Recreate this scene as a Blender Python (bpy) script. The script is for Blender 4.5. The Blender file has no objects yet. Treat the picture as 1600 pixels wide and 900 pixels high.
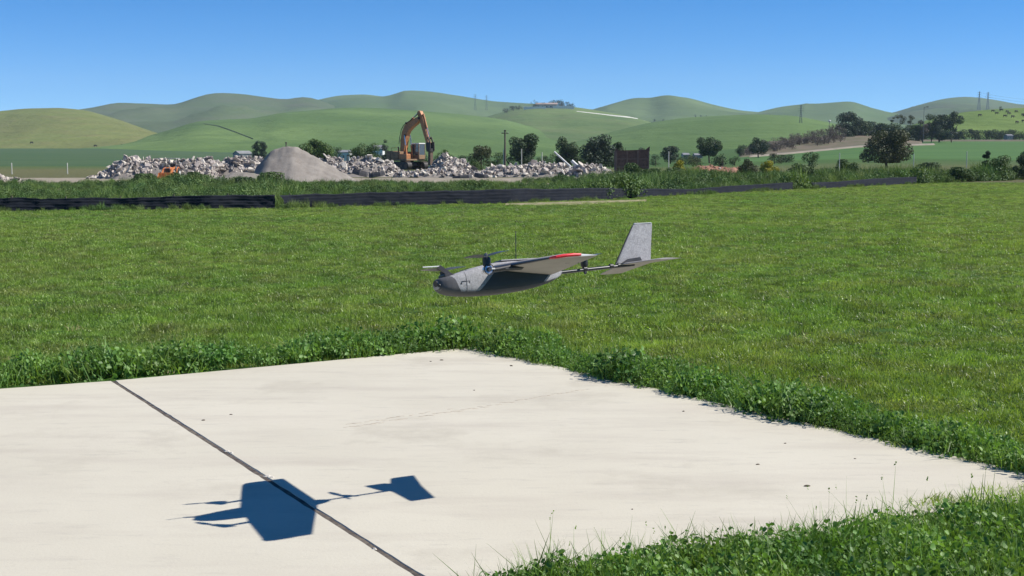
import bpy, math, random
import numpy as np
from mathutils import Vector, Matrix, Euler, noise as mnoise

# ------------------------------------------------------------------ camera, sky, sun, exposure
sc = bpy.context.scene
FPX, CAMH = 2000.0, 1.65                      # focal length in pixels of a 1600 px wide frame, eye height
PITCH = math.atan(200 / FPX)
cam_d = bpy.data.cameras.new('camera'); cam_d.sensor_width = 36.0; cam_d.lens = 36.0 * FPX / 1600
cam_d.clip_start = 0.05; cam_d.clip_end = 20000
cam = bpy.data.objects.new('camera', cam_d); sc.collection.objects.link(cam)
cam.location = (0, 0, CAMH); cam.rotation_euler = (math.pi / 2 - PITCH, 0, 0)
sc.camera = cam
sc.render.resolution_x, sc.render.resolution_y = 1024, 576

SUN_AZ, SUN_EL = math.radians(1.4), math.radians(44.5)   # azimuth measured from +X
w = bpy.data.worlds.new('World'); sc.world = w; w.use_nodes = True
nt = w.node_tree; nt.nodes.clear()
sky = nt.nodes.new('ShaderNodeTexSky'); sky.sky_type = 'NISHITA'; sky.sun_disc = False
sky.sun_elevation = SUN_EL; sky.sun_rotation = math.pi / 2 - SUN_AZ
sky.altitude = 200; sky.air_density = 0.5; sky.dust_density = 0.0; sky.ozone_density = 6.0
hsv = nt.nodes.new('ShaderNodeHueSaturation'); hsv.inputs['Saturation'].default_value = 1.31
bg = nt.nodes.new('ShaderNodeBackground'); bg.inputs['Strength'].default_value = 0.11
wo = nt.nodes.new('ShaderNodeOutputWorld')
nt.links.new(sky.outputs[0], hsv.inputs['Color']); nt.links.new(hsv.outputs[0], bg.inputs[0]); nt.links.new(bg.outputs[0], wo.inputs[0])

sl = bpy.data.lights.new('sun', 'SUN'); sl.energy = 5.0; sl.angle = math.radians(0.53); sl.color = (1.0, 0.955, 0.89)
so = bpy.data.objects.new('sun', sl); sc.collection.objects.link(so)
SDIR = Vector((math.cos(SUN_EL) * math.cos(SUN_AZ), math.cos(SUN_EL) * math.sin(SUN_AZ), math.sin(SUN_EL)))
so.rotation_euler = SDIR.to_track_quat('Z', 'Y').to_euler(); so.location = (40, 0, 60)

vs = sc.view_settings; vs.view_transform = 'Standard'; vs.look = 'None'; vs.exposure = 0.45; vs.gamma = 1; vs.use_curve_mapping = False
try:
    sc.cycles.volume_bounces = 1; sc.cycles.max_bounces = 6; sc.cycles.transparent_max_bounces = 8
except Exception: pass

# ------------------------------------------------------------------ helpers
rng = np.random.default_rng(7); random.seed(7)
COL = sc.collection

def at(px, py, Y):
    """point seen at pixel (px,py) of the photograph, at world depth Y"""
    dx = (px - 800) / FPX; k = (py - 450) / FPX
    dy = math.cos(PITCH) - k * math.sin(PITCH); dz = -math.sin(PITCH) - k * math.cos(PITCH)
    t = Y / dy
    return Vector((dx * t, Y, CAMH + dz * t))
def ppm(Y): return Y / FPX            # metres for one photo pixel at depth Y

SL_A = [-.9, -.3, -.1, .08, .2, .27, .9]; SL_S = [.0145, .0145, .008, .008, .02, .031, .031]
def gz(x, y):
    """height of the open ground"""
    x = np.asarray(x, float); y = np.asarray(y, float)
    yy = np.maximum(y, 1.0)
    s = np.interp(x / yy, SL_A, SL_S)
    t = np.clip(y, 0, 800) - 160
    return s * np.where(t > 0, t * t / (t + 40.0), 0.0)
def gzf(x, y): return float(gz(x, y))

def tag(o, label=None, cat=None, group=None, kind=None):
    if label: o['label'] = label
    if cat: o['category'] = cat
    if group: o['group'] = group
    if kind: o['kind'] = kind
    return o
def empty(name, loc, label=None, cat=None, group=None, rz=0.0):
    o = bpy.data.objects.new(name, None); COL.objects.link(o); o.location = loc; o.rotation_euler = (0, 0, rz)
    o.empty_display_size = 0.1
    return tag(o, label, cat, group)
def link(name, me, mat=None, parent=None, smooth=False):
    o = bpy.data.objects.new(name, me); COL.objects.link(o)
    if mat is not None and not me.materials:
        for m in (mat if isinstance(mat, (list, tuple)) else [mat]): me.materials.append(m)
    if parent is not None: o.parent = parent
    if smooth: me.polygons.foreach_set('use_smooth', [True] * len(me.polygons))
    return o
def quad_mesh(name, V, Q):
    """V (n,3), Q (m,4) arrays -> mesh, fast"""
    me = bpy.data.meshes.new(name); V = np.asarray(V, np.float32); Q = np.asarray(Q, np.int32); k = Q.shape[1]
    me.vertices.add(len(V)); me.vertices.foreach_set('co', V.ravel())
    me.loops.add(Q.size); me.loops.foreach_set('vertex_index', Q.ravel())
    me.polygons.add(len(Q)); me.polygons.foreach_set('loop_start', np.arange(0, Q.size, k, dtype=np.int32))
    me.update(calc_edges=True); return me
def grid_mesh(name, P):
    """P (a,b,3) grid of points"""
    a, b, _ = P.shape; i = np.arange(a * b).reshape(a, b)
    Q = np.stack([i[:-1, :-1], i[1:, :-1], i[1:, 1:], i[:-1, 1:]], -1).reshape(-1, 4)
    return quad_mesh(name, P.reshape(-1, 3), Q)

class MB:
    def __init__(s): s.v = []; s.f = []
    def add(s, vs, fs):
        n = len(s.v); s.v += [tuple(v) for v in vs]; s.f += [tuple(n + i for i in f) for f in fs]; return s
    def box(s, c, d, rot=None, taper=1.0, bev=0.0):
        c = Vector(c); x, y, z = d[0] / 2, d[1] / 2, d[2] / 2
        M = rot.to_matrix() if isinstance(rot, Euler) else (rot or Matrix.Identity(3))
        if bev <= 0:
            ps = [(-x, -y, -z), (x, -y, -z), (x, y, -z), (-x, y, -z)] + [(sx * x * taper, sy * y * taper, z) for sx, sy in ((-1, -1), (1, -1), (1, 1), (-1, 1))]
            return s.add([M @ Vector(p) + c for p in ps], [(3, 2, 1, 0), (4, 5, 6, 7), (0, 1, 5, 4), (1, 2, 6, 5), (2, 3, 7, 6), (3, 0, 4, 7)])
        b = min(bev, x * .9, y * .9, z * .9); ps = []; fs = []
        ring = lambda xx, yy, b: [(-xx + b, -yy), (xx - b, -yy), (xx, -yy + b), (xx, yy - b), (xx - b, yy), (-xx + b, yy), (-xx, yy - b), (-xx, -yy + b)]
        for zz, ins in ((-z, b), (-z + b, 0), (z - b, 0), (z, b)):
            k = 1 + (taper - 1) * (zz + z) / (2 * z)
            ps += [(px * k, py * k, zz) for px, py in ring(x - ins, y - ins, b * .6)]
        for r in range(3):
            for i in range(8): fs.append((r * 8 + i, r * 8 + (i + 1) % 8, r * 8 + 8 + (i + 1) % 8, r * 8 + 8 + i))
        fs += [tuple(range(7, -1, -1)), tuple(range(24, 32))]
        return s.add([M @ Vector(p) + c for p in ps], fs)
    def tube(s, pts, rad, n=8, cap=True):
        pts = [Vector(p) for p in pts]; rad = rad if isinstance(rad, (list, tuple)) else [rad] * len(pts)
        vs = []; fs = []; prev = None
        for i, p in enumerate(pts):
            t = (pts[min(i + 1, len(pts) - 1)] - pts[max(i - 1, 0)]).normalized()
            if prev is None: a = t.orthogonal().normalized()
            else: a = (prev - t * prev.dot(t)); a = a.normalized() if a.length > 1e-6 else t.orthogonal().normalized()
            prev = a; b = t.cross(a)
            for k in range(n):
                q = 2 * math.pi * k / n; vs.append(p + (a * math.cos(q) + b * math.sin(q)) * rad[i])
        for i in range(len(pts) - 1):
            for k in range(n): fs.append((i * n + k, i * n + (k + 1) % n, (i + 1) * n + (k + 1) % n, (i + 1) * n + k))
        if cap: fs += [tuple(range(n - 1, -1, -1)), tuple(range((len(pts) - 1) * n, len(pts) * n))]
        return s.add(vs, fs)
    def prism(s, poly, d0, d1, axis='y'):
        """polygon in the plane across `axis`, extruded from d0 to d1"""
        n = len(poly)
        def P(a, b, d): return {'y': (a, d, b), 'x': (d, a, b), 'z': (a, b, d)}[axis]
        vs = [P(a, b, d0) for a, b in poly] + [P(a, b, d1) for a, b in poly]
        fs = [tuple(range(n)), tuple(range(2 * n - 1, n - 1, -1))] + [(i, n + i, n + (i + 1) % n, (i + 1) % n) for i in range(n)]
        return s.add(vs, fs)
    def loft(s, rings, close=True, cap=True):
        n = len(rings[0]); vs = [p for r in rings for p in r]; fs = []
        for i in range(len(rings) - 1):
            for k in range(n if close else n - 1): fs.append((i * n + k, i * n + (k + 1) % n, (i + 1) * n + (k + 1) % n, (i + 1) * n + k))
        if cap: fs += [tuple(range(n - 1, -1, -1)), tuple(range((len(rings) - 1) * n, len(rings) * n))]
        return s.add(vs, fs)
    def mesh(s, name):
        me = bpy.data.meshes.new(name); me.from_pydata(s.v, [], s.f); me.update()
        import bmesh
        bm = bmesh.new(); bm.from_mesh(me); bmesh.ops.recalc_face_normals(bm, faces=bm.faces); bm.to_mesh(me); bm.free(); return me
    def build(s, name, mat, parent=None, smooth=False):
        o = link(name, s.mesh(name), mat, parent)
        if smooth:
            me = o.data; me.polygons.foreach_set('use_smooth', [True] * len(me.polygons))
            try: me.set_sharp_from_angle(angle=math.radians(38))
            except Exception: pass
        return o

# ------------------------------------------------------------------ materials
MATS = {}
def mat(name, c1, c2=None, scale=4.0, rough=0.8, spec=0.3, bump=0.0, bscale=None, coord='Object', stretch=None, metal=0.0,
        transl=0.0, rnd=0.0, c3=None, scale3=None, detail=5.0, lo=.35, hi=.65, bdist=None):
    """noise-mixed principled material; c3 adds a second, larger or smaller noise layer"""
    if name in MATS: return MATS[name]
    m = bpy.data.materials.new(name); m.use_nodes = True; t = m.node_tree; N = t.nodes; L = t.links; p = N['Principled BSDF']
    p.inputs['Roughness'].default_value = rough; p.inputs['Specular IOR Level'].default_value = spec; p.inputs['Metallic'].default_value = metal
    c2 = c2 or tuple(v * .75 for v in c1)
    if coord == 'World': src = N.new('ShaderNodeNewGeometry').outputs['Position']
    else: src = N.new('ShaderNodeTexCoord').outputs['Object']
    if stretch:
        mp = N.new('ShaderNodeMapping'); mp.inputs['Scale'].default_value = stretch; L.new(src, mp.inputs[0]); src = mp.outputs[0]
    def noise(sc_, det=detail):
        n = N.new('ShaderNodeTexNoise'); n.inputs['Scale'].default_value = sc_; n.inputs['Detail'].default_value = det; n.inputs['Roughness'].default_value = .6
        L.new(src, n.inputs['Vector']); return n.outputs[0]
    def ramp(v, a, b):
        r = N.new('ShaderNodeMapRange'); r.inputs['From Min'].default_value = a; r.inputs['From Max'].default_value = b; L.new(v, r.inputs[0]); return r.outputs[0]
    def mix(f, a, b, blend='MIX'):
        x = N.new('ShaderNodeMix'); x.data_type = 'RGBA'; x.blend_type = blend
        if isinstance(f, float): x.inputs[0].default_value = f
        else: L.new(f, x.inputs[0])
        for i, v in ((6, a), (7, b)):
            if isinstance(v, tuple): x.inputs[i].default_value = (*v, 1)
            else: L.new(v, x.inputs[i])
        return x.outputs[2]
    col = mix(ramp(noise(scale), lo, hi), tuple(c1), tuple(c2))
    if c3: col = mix(ramp(noise(scale3 or scale * 6), .45, .75), col, tuple(c3))
    if rnd:
        oi = N.new('ShaderNodeObjectInfo'); h = N.new('ShaderNodeHueSaturation')
        mr = N.new('ShaderNodeMapRange'); mr.inputs['To Min'].default_value = 1 - rnd; mr.inputs['To Max'].default_value = 1 + rnd
        L.new(oi.outputs['Random'], mr.inputs[0]); L.new(mr.outputs[0], h.inputs['Value']); L.new(col, h.inputs['Color']); col = h.outputs[0]
    L.new(col, p.inputs['Base Color'])
    if bump:
        b = N.new('ShaderNodeBump'); b.inputs['Strength'].default_value = bump; b.inputs['Distance'].default_value = bdist or (0.02 if coord == 'Object' else .05)
        L.new(noise(bscale or scale * 4), b.inputs['Height']); L.new(b.outputs[0], p.inputs['Normal'])
    if transl:
        tr = N.new('ShaderNodeBsdfTranslucent'); ms = N.new('ShaderNodeMixShader'); ms.inputs[0].default_value = transl
        L.new(mix(1.0, col, (1.3, 1.35, .6), 'MULTIPLY'), tr.inputs[0]); L.new(p.outputs[0], ms.inputs[1]); L.new(tr.outputs[0], ms.inputs[2])
        L.new(ms.outputs[0], N['Material Output'].inputs[0])
    MATS[name] = m; return m

# ground cover
M_lawn = mat('lawn_soil', (.05, .11, .02), (.07, .11, .025), scale=.9, rough=.95, spec=.1, bump=.6, bscale=25, coord='World', c3=(.035, .06, .014), scale3=6)
M_grass = mat('grass_blade', (.15, .262, .046), (.24, .322, .062), scale=.13, rough=.42, spec=.45, coord='World', transl=.40, rnd=.55, c3=(.26, .28, .09), scale3=1.1)
M_tall = mat('tall_grass', (.105, .21, .034), (.20, .295, .055), scale=1.2, rough=.5, spec=.35, coord='World', transl=.36, rnd=.35)
M_weed = mat('broad_leaf', (.09, .20, .044), (.17, .285, .062), scale=3, rough=.5, spec=.35, coord='World', transl=.32, rnd=.35)
M_straw = mat('straw', (.36, .31, .15), (.26, .23, .10), scale=6, rough=.6, coord='World', rnd=.3)
M_dry = mat('dry_stalk', (.16, .12, .06), (.10, .08, .04), scale=8, rough=.8)
M_belt = mat('belt_weed', (.10, .185, .04), (.19, .24, .075), scale=.35, rough=.6, spec=.25, coord='World', transl=.22, rnd=.4)
M_beltd = mat('belt_weed_dark', (.07, .135, .045), (.12, .18, .05), scale=.35, rough=.6, spec=.25, coord='World', transl=.2, rnd=.35)

# ------------------------------------------------------------------ ground sheet to the horizon
def ground():
    rs = np.concatenate([[0.0], np.geomspace(1.0, 5200, 110)]); th = np.linspace(0, 2 * np.pi, 241)
    R, T = np.meshgrid(rs, th, indexing='ij'); X = R * np.cos(T); Y = R * np.sin(T)
    Z = np.where(Y > 0, gz(X, Y), 0.0) * np.clip(Y / 300, 0, 1) ** .0
    me = grid_mesh('ground', np.stack([X, Y, Z], -1))
    m = bpy.data.materials.new('ground'); m.use_nodes = True; t = m.node_tree; N = t.nodes; L = t.links; p = N['Principled BSDF']
    p.inputs['Roughness'].default_value = .95; p.inputs['Specular IOR Level'].default_value = .1
    g = N.new('ShaderNodeNewGeometry'); sx = N.new('ShaderNodeSeparateXYZ'); L.new(g.outputs[0], sx.inputs[0])
    n1 = N.new('ShaderNodeTexNoise'); n1.inputs['Scale'].default_value = .05; n1.inputs['Detail'].default_value = 8; L.new(g.outputs[0], n1.inputs[0])
    ad = N.new('ShaderNodeMath'); ad.operation = 'MULTIPLY_ADD'; L.new(n1.outputs[0], ad.inputs[0]); ad.inputs[1].default_value = 30; L.new(sx.outputs[1], ad.inputs[2])
    r = N.new('ShaderNodeMapRange'); r.inputs['From Max'].default_value = 400; L.new(ad.outputs[0], r.inputs[0])
    cr = N.new('ShaderNodeValToRGB'); L.new(r.outputs[0], cr.inputs[0]); e = cr.color_ramp.elements
    e[0].position = .0; e[0].color = (.05, .105, .022, 1); e[1].position = 1; e[1].color = (.06, .11, .03, 1)
    for pos, c in ((.17, (.05, .105, .022, 1)), (.24, (.10, .10, .045, 1)), (.5, (.12, .12, .05, 1)), (.62, (.06, .11, .03, 1))):
        k = e.new(pos); k.color = c
    n2 = N.new('ShaderNodeTexNoise'); n2.inputs['Scale'].default_value = 3; n2.inputs['Detail'].default_value = 8; L.new(g.outputs[0], n2.inputs[0])
    mx = N.new('ShaderNodeMix'); mx.data_type = 'RGBA'; mx.blend_type = 'OVERLAY'; mx.inputs[0].default_value = .8; L.new(cr.outputs[0], mx.inputs[6]); L.new(n2.outputs[0], mx.inputs[7])
    L.new(mx.outputs[2], p.inputs[0])
    o = link('ground', me, m, smooth=True); tag(o, 'grassy ground stretching from the concrete pad to the hills', None, None, 'structure')
ground()

def sheet(name, px0, px1, D0, D1, dz, m, label, wob=0.0, nx=60, ny=30, rise=0.0):
    u = np.linspace(px0, px1, nx); v = np.linspace(0, 1, ny)
    P = np.zeros((nx, ny, 3))
    for i, px in enumerate(u):
        w0 = D0(px) if callable(D0) else D0; w1 = D1(px) if callable(D1) else D1
        w0 += wob * mnoise.noise((px * .02, 3.1, 0)) * w0 * .1; w1 += wob * mnoise.noise((px * .02, 9.1, 0)) * w1 * .1
        for j, q in enumerate(v):
            D = w0 + (w1 - w0) * q; X = (px - 800) / FPX * D
            P[i, j] = (X, D, gzf(X, D) + rise * q * min(1, 6 * i / nx, 6 * (nx - i) / nx) + (dz if 0 < j < ny - 1 and 0 < i < nx - 1 else -.6))
    o = link(name, grid_mesh(name, P), m, smooth=True); tag(o, label, None, None, 'structure'); return o
M_field = mat('crop_field', (.052, .098, .042), (.066, .112, .046), scale=.02, rough=.9, spec=.1, coord='World', stretch=(.4, 2.5, 1), c3=(.10, .13, .06), scale3=.06)
M_field2 = mat('crop_field_right', (.065, .135, .04), (.085, .16, .046), scale=.03, rough=.9, spec=.1, coord='World', stretch=(.4, 2, 1))
M_gravel = mat('gravel', (.36, .31, .24), (.27, .23, .18), scale=.6, rough=.95, spec=.1, bump=.4, bscale=14, coord='World', c3=(.20, .18, .13), scale3=1.6)
sheet('crop_field', -900, 470, 205, 905, .12, M_field, 'dark green crop field below the olive hill')
sheet('crop_field', 1120, 2500, lambda p: 255 - (p - 1120) * .05, lambda p: 330 + min(max(p - 1120, 0), 330) * .42, .12, M_field2, 'bright green crop field below the hedge row')
sheet('gravel_road', -500, 960, 86, 118, .03, M_gravel, 'pale gravel road in front of the rubble piles', wob=.35)

# ------------------------------------------------------------------ hills
def hill(label, crest, Dc, Df, Db, m, zf=None, rough=1.0, nu=170, nv=44, seed=0., power=1.0):
    xs = [c[0] for c in crest]; ys = [c[1] for c in crest]
    # smooth the crest line
    u = np.linspace(xs[0], xs[-1], nu); y = np.interp(u, xs, ys)
    k = max(3, int(nu / (xs[-1] - xs[0]) * 42) | 1); ker = np.hanning(k + 2)[1:-1]; ker /= ker.sum()
    y = np.convolve(np.pad(y, k // 2, mode='edge'), ker, 'valid')[:nu]
    P = np.zeros((nu, nv, 3))
    for i in range(nu):
        px = u[i]; zc = at(px, y[i], Dc).z; Xf = (px - 800) / FPX * Df
        z0 = gzf(Xf, Df) - 1.0 if zf is None else zf
        for j in range(nv):
            q = j / (nv - 1)
            if q < .72: a = q / .72; D = Df + (Dc - Df) * a; s = (math.sin(math.pi * (a - .5)) * .5 + .5) * .55 + .45 * a ** .8 * (2 - a ** .8)
            else: a = (q - .72) / .28; D = Dc + (Db - Dc) * a; s = math.cos(a * math.pi / 2) * (1 + .0 * a)
            X = (px - 800) / FPX * D
            z = z0 + (zc - z0) * s ** power
            env = max(0.0, min(1.0, s * 3)) * (1 - max(0, s)) ** .5 * (1 if q < .74 else .3)
            L_ = (Dc - Df) * .35
            n = mnoise.fractal((X / L_ + seed, D / L_ * .6, seed), 1.0, 2.1, 3)
            n2 = -abs(mnoise.noise((X / (L_ * .5) + seed * 2, D / (L_ * 1.4), 1.7)))
            z += env * (n * .12 + n2 * .22) * max(abs(zc - z0), 4) * rough
            P[i, j] = (X, D, z)
    o = link('hill', grid_mesh('hill', P), m, smooth=True); tag(o, label, None, None, 'structure'); return o, P
def hmat(name, a, b, c=None, sc_=.006): return mat(name, tuple(v * .84 for v in a), tuple(v * 1.08 for v in b), scale=sc_, rough=.95, spec=.05, coord='World', stretch=(1, .6, 6), c3=tuple(v * .9 for v in c) if c else None, scale3=sc_ * 4, detail=10, lo=.38, hi=.62, bump=.55, bscale=sc_ * 4, bdist=9.0)
MH_ol = hmat('hill_olive', (.165, .18, .062), (.14, .17, .052), (.19, .185, .075), .008)
MH_mid = hmat('hill_green', (.098, .165, .05), (.126, .188, .06), (.08, .138, .044), .005)
MH_midb = hmat('hill_green_b', (.11, .17, .058), (.14, .19, .066), (.13, .155, .07), .006)
MH_far = hmat('hill_far', (.098, .152, .058), (.122, .166, .069), (.08, .118, .054), .003)
MH_farb = hmat('hill_far_purple', (.095, .125, .062), (.09, .132, .054), (.115, .125, .08), .003)
MH_right = hmat('hill_right', (.125, .195, .05), (.155, .215, .06), (.11, .17, .046), .01)
H = {}
H['farL'] = hill('grey green far ridge with rounded tops behind the olive hill', [(-1400, 185), (-700, 160), (-200, 175), (60, 182), (145, 172), (190, 163), (240, 163), (278, 165), (310, 155), (345, 147), (385, 148), (420, 154), (452, 158), (470, 153), (495, 155), (530, 168), (600, 200), (700, 215)], 2700, 1500, 3300, MH_farb, rough=3.2, seed=1)
H['farM'] = hill('long far green ridge with rounded tops behind the excavator', [(380, 200), (440, 175), (490, 158), (530, 149), (575, 147), (605, 152), (640, 145), (680, 145), (720, 150), (770, 158), (810, 161), (860, 166), (940, 172), (1000, 195), (1080, 220)], 3100, 1700, 3700, MH_far, rough=3.2, seed=2.3)
H['farR'] = hill('far double topped hill right of the hilltop house', [(860, 205), (920, 172), (960, 162), (990, 155), (1012, 157), (1040, 150), (1075, 153), (1110, 163), (1150, 172), (1190, 176), (1240, 190), (1320, 210)], 2900, 1600, 3500, MH_far, rough=3.2, seed=4.1)
H['farRR'] = hill('flat topped far hill left of the notch in the skyline', [(1120, 200), (1170, 178), (1215, 168), (1262, 167), (1305, 161), (1328, 161), (1352, 171), (1378, 179), (1430, 190), (1520, 215)], 3200, 1700, 3800, MH_far, rough=3.2, seed=5.7)
H['farE'] = hill('pale far hill under the two tall pylons', [(1300, 205), (1360, 186), (1392, 176), (1430, 164), (1470, 154), (1505, 151), (1540, 155), (1590, 165), (1700, 158), (1900, 168), (2300, 150), (3000, 180)], 3500, 1900, 4200, MH_farb, rough=2.6, seed=6.2)
H['midL'] = hill('broad green middle hill behind the excavator boom', [(120, 232), (200, 222), (262, 207), (310, 193), (350, 191), (400, 189), (440, 181), (530, 175), (590, 175), (650, 178), (720, 184), (790, 192), (860, 207), (930, 222), (1010, 240)], 1750, 620, 2250, MH_mid, rough=1.0, seed=7.9)
H['house'] = hill('green hill with a white walled house on its top', [(640, 215), (720, 195), (770, 180), (800, 172), (830, 168), (895, 169), (935, 176), (975, 182), (1010, 190), (1060, 205), (1150, 230)], 1950, 900, 2400, MH_midb, rough=1.5, seed=9.4)
H['midR'] = hill('smooth green slope in front of the double topped hill', [(820, 236), (880, 222), (950, 208), (1010, 196), (1060, 189), (1110, 186), (1180, 184), (1240, 187), (1290, 196), (1340, 208), (1420, 222), (1600, 235)], 1500, 560, 1900, MH_mid, rough=.9, seed=11.)
H['olive'] = hill('olive green hill with grazing cows on its foot', [(-1500, 205), (-900, 180), (-500, 195), (-200, 188), (0, 176), (45, 171), (100, 170), (140, 173), (185, 186), (230, 202), (290, 222), (340, 236), (390, 246), (460, 254)], 1350, 890, 1700, MH_ol, rough=.6, seed=13.)
H['right'] = hill('bright green hillside dotted with cattle at the right edge', [(1330, 232), (1390, 208), (1440, 190), (1490, 178), (1540, 173), (1600, 170), (1700, 168), (1900, 178), (2300, 165), (3000, 190)], 850, 545, 1150, MH_right, rough=.3, seed=15.)
def on_hill(key, px, py):
    """first point of that hill under the pixel"""
    o, P = H[key]; nu, nv, _ = P.shape
    D = P[0, :, 1]; i0 = None
    for j in range(nv):
        Xq = (px - 800) / FPX * D[j]; k = int(np.argmin(abs(P[:, j, 0] - Xq)))
        xs_ = P[:, j, 0]; z = float(np.interp(Xq, xs_, P[:, j, 2])); ray = at(px, py, D[j]).z
        if z >= ray:
            if j == 0: return Vector((Xq, D[j], z))
            X0 = (px - 800) / FPX * D[j - 1]; zp = float(np.interp(X0, P[:, j - 1, 0], P[:, j - 1, 2])); rp = at(px, py, D[j - 1]).z
            t = (rp - zp) / max(1e-6, (rp - zp) + (z - ray)); return Vector((X0 + (Xq - X0) * t, D[j - 1] + (D[j] - D[j - 1]) * t, zp + (z - zp) * t))
    j = int(nv * .70); Xq = (px - 800) / FPX * D[j]; k = int(np.argmin(abs(P[:, j, 0] - Xq)))
    return Vector((Xq, D[j], P[k, j, 2]))

# ------------------------------------------------------------------ concrete pad
C0 = Vector((-.335, 11.10)); J0 = Vector((-2.965, 9.39)); JF = Vector((-.24, 4.69)); CR = Vector((3.10, 6.00)); SL0 = Vector((-7.4, 7.26)); SLF = Vector((-4.6, 2.25))
ZS = .02
def concrete():
    m = bpy.data.materials.new('concrete'); m.use_nodes = True; t = m.node_tree; N = t.nodes; L = t.links; p = N['Principled BSDF']
    p.inputs['Roughness'].default_value = .85; p.inputs['Specular IOR Level'].default_value = .25
    g = N.new('ShaderNodeNewGeometry')
    mp = N.new('ShaderNodeMapping'); mp.inputs['Rotation'].default_value = (0, 0, math.radians(-30)); mp.inputs['Scale'].default_value = (.35, 1.6, 1); L.new(g.outputs[0], mp.inputs[0])
    def nz(s, d, v=None, ro=.6):
        n = N.new('ShaderNodeTexNoise'); n.inputs['Scale'].default_value = s; n.inputs['Detail'].default_value = d; n.inputs['Roughness'].default_value = ro
        L.new(v or g.outputs[0], n.inputs[0]); return n.outputs[0]
    def mr(v, a, b, c=0., d=1.):
        r = N.new('ShaderNodeMapRange'); r.inputs[1].default_value = a; r.inputs[2].default_value = b; r.inputs[3].default_value = c; r.inputs[4].default_value = d; L.new(v, r.inputs[0]); return r.outputs[0]
    def mx(f, a, b, bl='MIX'):
        x = N.new('ShaderNodeMix'); x.data_type = 'RGBA'; x.blend_type = bl
        if isinstance(f, float): x.inputs[0].default_value = f
        else: L.new(f, x.inputs[0])
        for i, v in ((6, a), (7, b)):
            if isinstance(v, tuple): x.inputs[i].default_value = (*v, 1)
            else: L.new(v, x.inputs[i])
        return x.outputs[2]
    c = mx(mr(nz(.55, 6), .35, .68), (.592, .552, .447), (.53, .492, .394))
    c = mx(mr(nz(2.0, 8, mp.outputs[0]), .48, .72), c, (.49, .447, .365))
    c = mx(mr(nz(1.1, 6, mp.outputs[0]), .55, .8), c, (.575, .53, .432))
    c = mx(mr(nz(9, 8, mp.outputs[0], .7), .56, .80, 0, .8), c, (.38, .355, .30))
    c = mx(mr(nz(.9, 9, None, .7), .54, .68, 0, .8), c, (.45, .412, .33))
    c = mx(mr(nz(22, 6, None, .75), .60, .75, 0, .5), c, (.42, .38, .31))
    c = mx(mr(nz(240, 2), .35, .75, 0, .35), c, (.40, .365, .30))
    L.new(c, p.inputs[0])
    b = N.new('ShaderNodeBump'); b.inputs['Strength'].default_value = .25; b.inputs['Distance'].default_value = .004
    L.new(nz(60, 6), b.inputs['Height']); L.new(b.outputs[0], p.inputs['Normal']); return m
M_conc = concrete()
def slab(pts, label, jag):
    """slab with slightly broken arrises: a bevelled outline, subdivided along every side"""
    ring = []
    for i in range(4):
        a, b = pts[i], pts[(i + 1) % 4]; n = 90
        for k in range(n):
            q = a.lerp(b, k / n); nrm = Vector(((b - a).y, -(b - a).x)).normalized()
            d = (mnoise.fractal((q.x * 9, q.y * 9, i * 3.), 1, 2, 4)) * .004 + (-.004 if mnoise.noise((q.x * 7, q.y * 7, 5.)) > .55 else 0)
            ring.append(q + nrm * d * jag)
    cx = sum((q.x for q in ring)) / len(ring); cy = sum((q.y for q in ring)) / len(ring); ctr = Vector((cx, cy))
    def off(q, r): return q + (ctr - q).normalized() * r
    rings = [[(q.x, q.y, -.10) for q in ring], [(q.x, q.y, ZS - .006) for q in ring], [(*off(q, .006), ZS) for q in ring]]
    b = MB(); b.loft(rings, cap=False); n = len(ring); b.f.append(tuple(range(2 * n, 3 * n)))
    o = b.build('concrete_slab', M_conc); tag(o, label, None, None, 'structure'); return o
jd = (JF - J0).normalized(); jn = Vector((-jd.y, jd.x))      # towards +X,+Y
gap = .012
s_r = slab([J0 + jn * gap, JF + jn * gap, CR, C0], 'cream concrete slab right of the dark joint', 1)
s_l = slab([SL0, SLF, JF - jn * gap, J0 - jn * gap], 'cream concrete slab left of the dark joint', 1)
M_joint = mat('joint_filler', (.055, .045, .04), (.11, .09, .075), scale=9, rough=.95, coord='World', c3=(.20, .17, .13), scale3=16)
b = MB(); jp = []
for k in range(80):
    q = J0.lerp(JF, k / 79); wv = gap * 1.25
    jp.append([(*(q - jn * wv), -.05), (*(q + jn * wv), -.05), (*(q + jn * wv), ZS - .0045 + .003 * mnoise.noise((k * .4, 0, 0))), (*(q - jn * wv), ZS - .0045 + .003 * mnoise.noise((k * .4, 2, 0)))])
b.loft(jp); o = b.build('expansion_joint', M_joint, s_r); o['label'] = 'dark fibre strip filling the joint between the slabs'
M_pale = mat('spall_chip', (.62, .58, .50), (.5, .46, .4), scale=30)
for i, (px, py, r) in enumerate([(355, 705, .012), (362, 708, .008), (418, 744, .014), (425, 746, .009), (585, 858, .007)]):
    p = at(px, py, 0.1); d = (p - Vector((0, 0, CAMH))); t = (ZS - CAMH) / d.z; q = Vector((0, 0, CAMH)) + d * t
    mb = MB(); vs = [(q.x + r * (1 + .5 * random.random()) * math.cos(a) * 1.6, q.y + r * math.sin(a), ZS - .002) for a in np.linspace(0, 6.28, 7)[:-1]]
    mb.loft([vs, [(x * .4 + q.x * .6, y * .4 + q.y * .6, ZS + .006) for x, y, z in vs]]); mb.build('spall_chip', M_pale, s_r)

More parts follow.
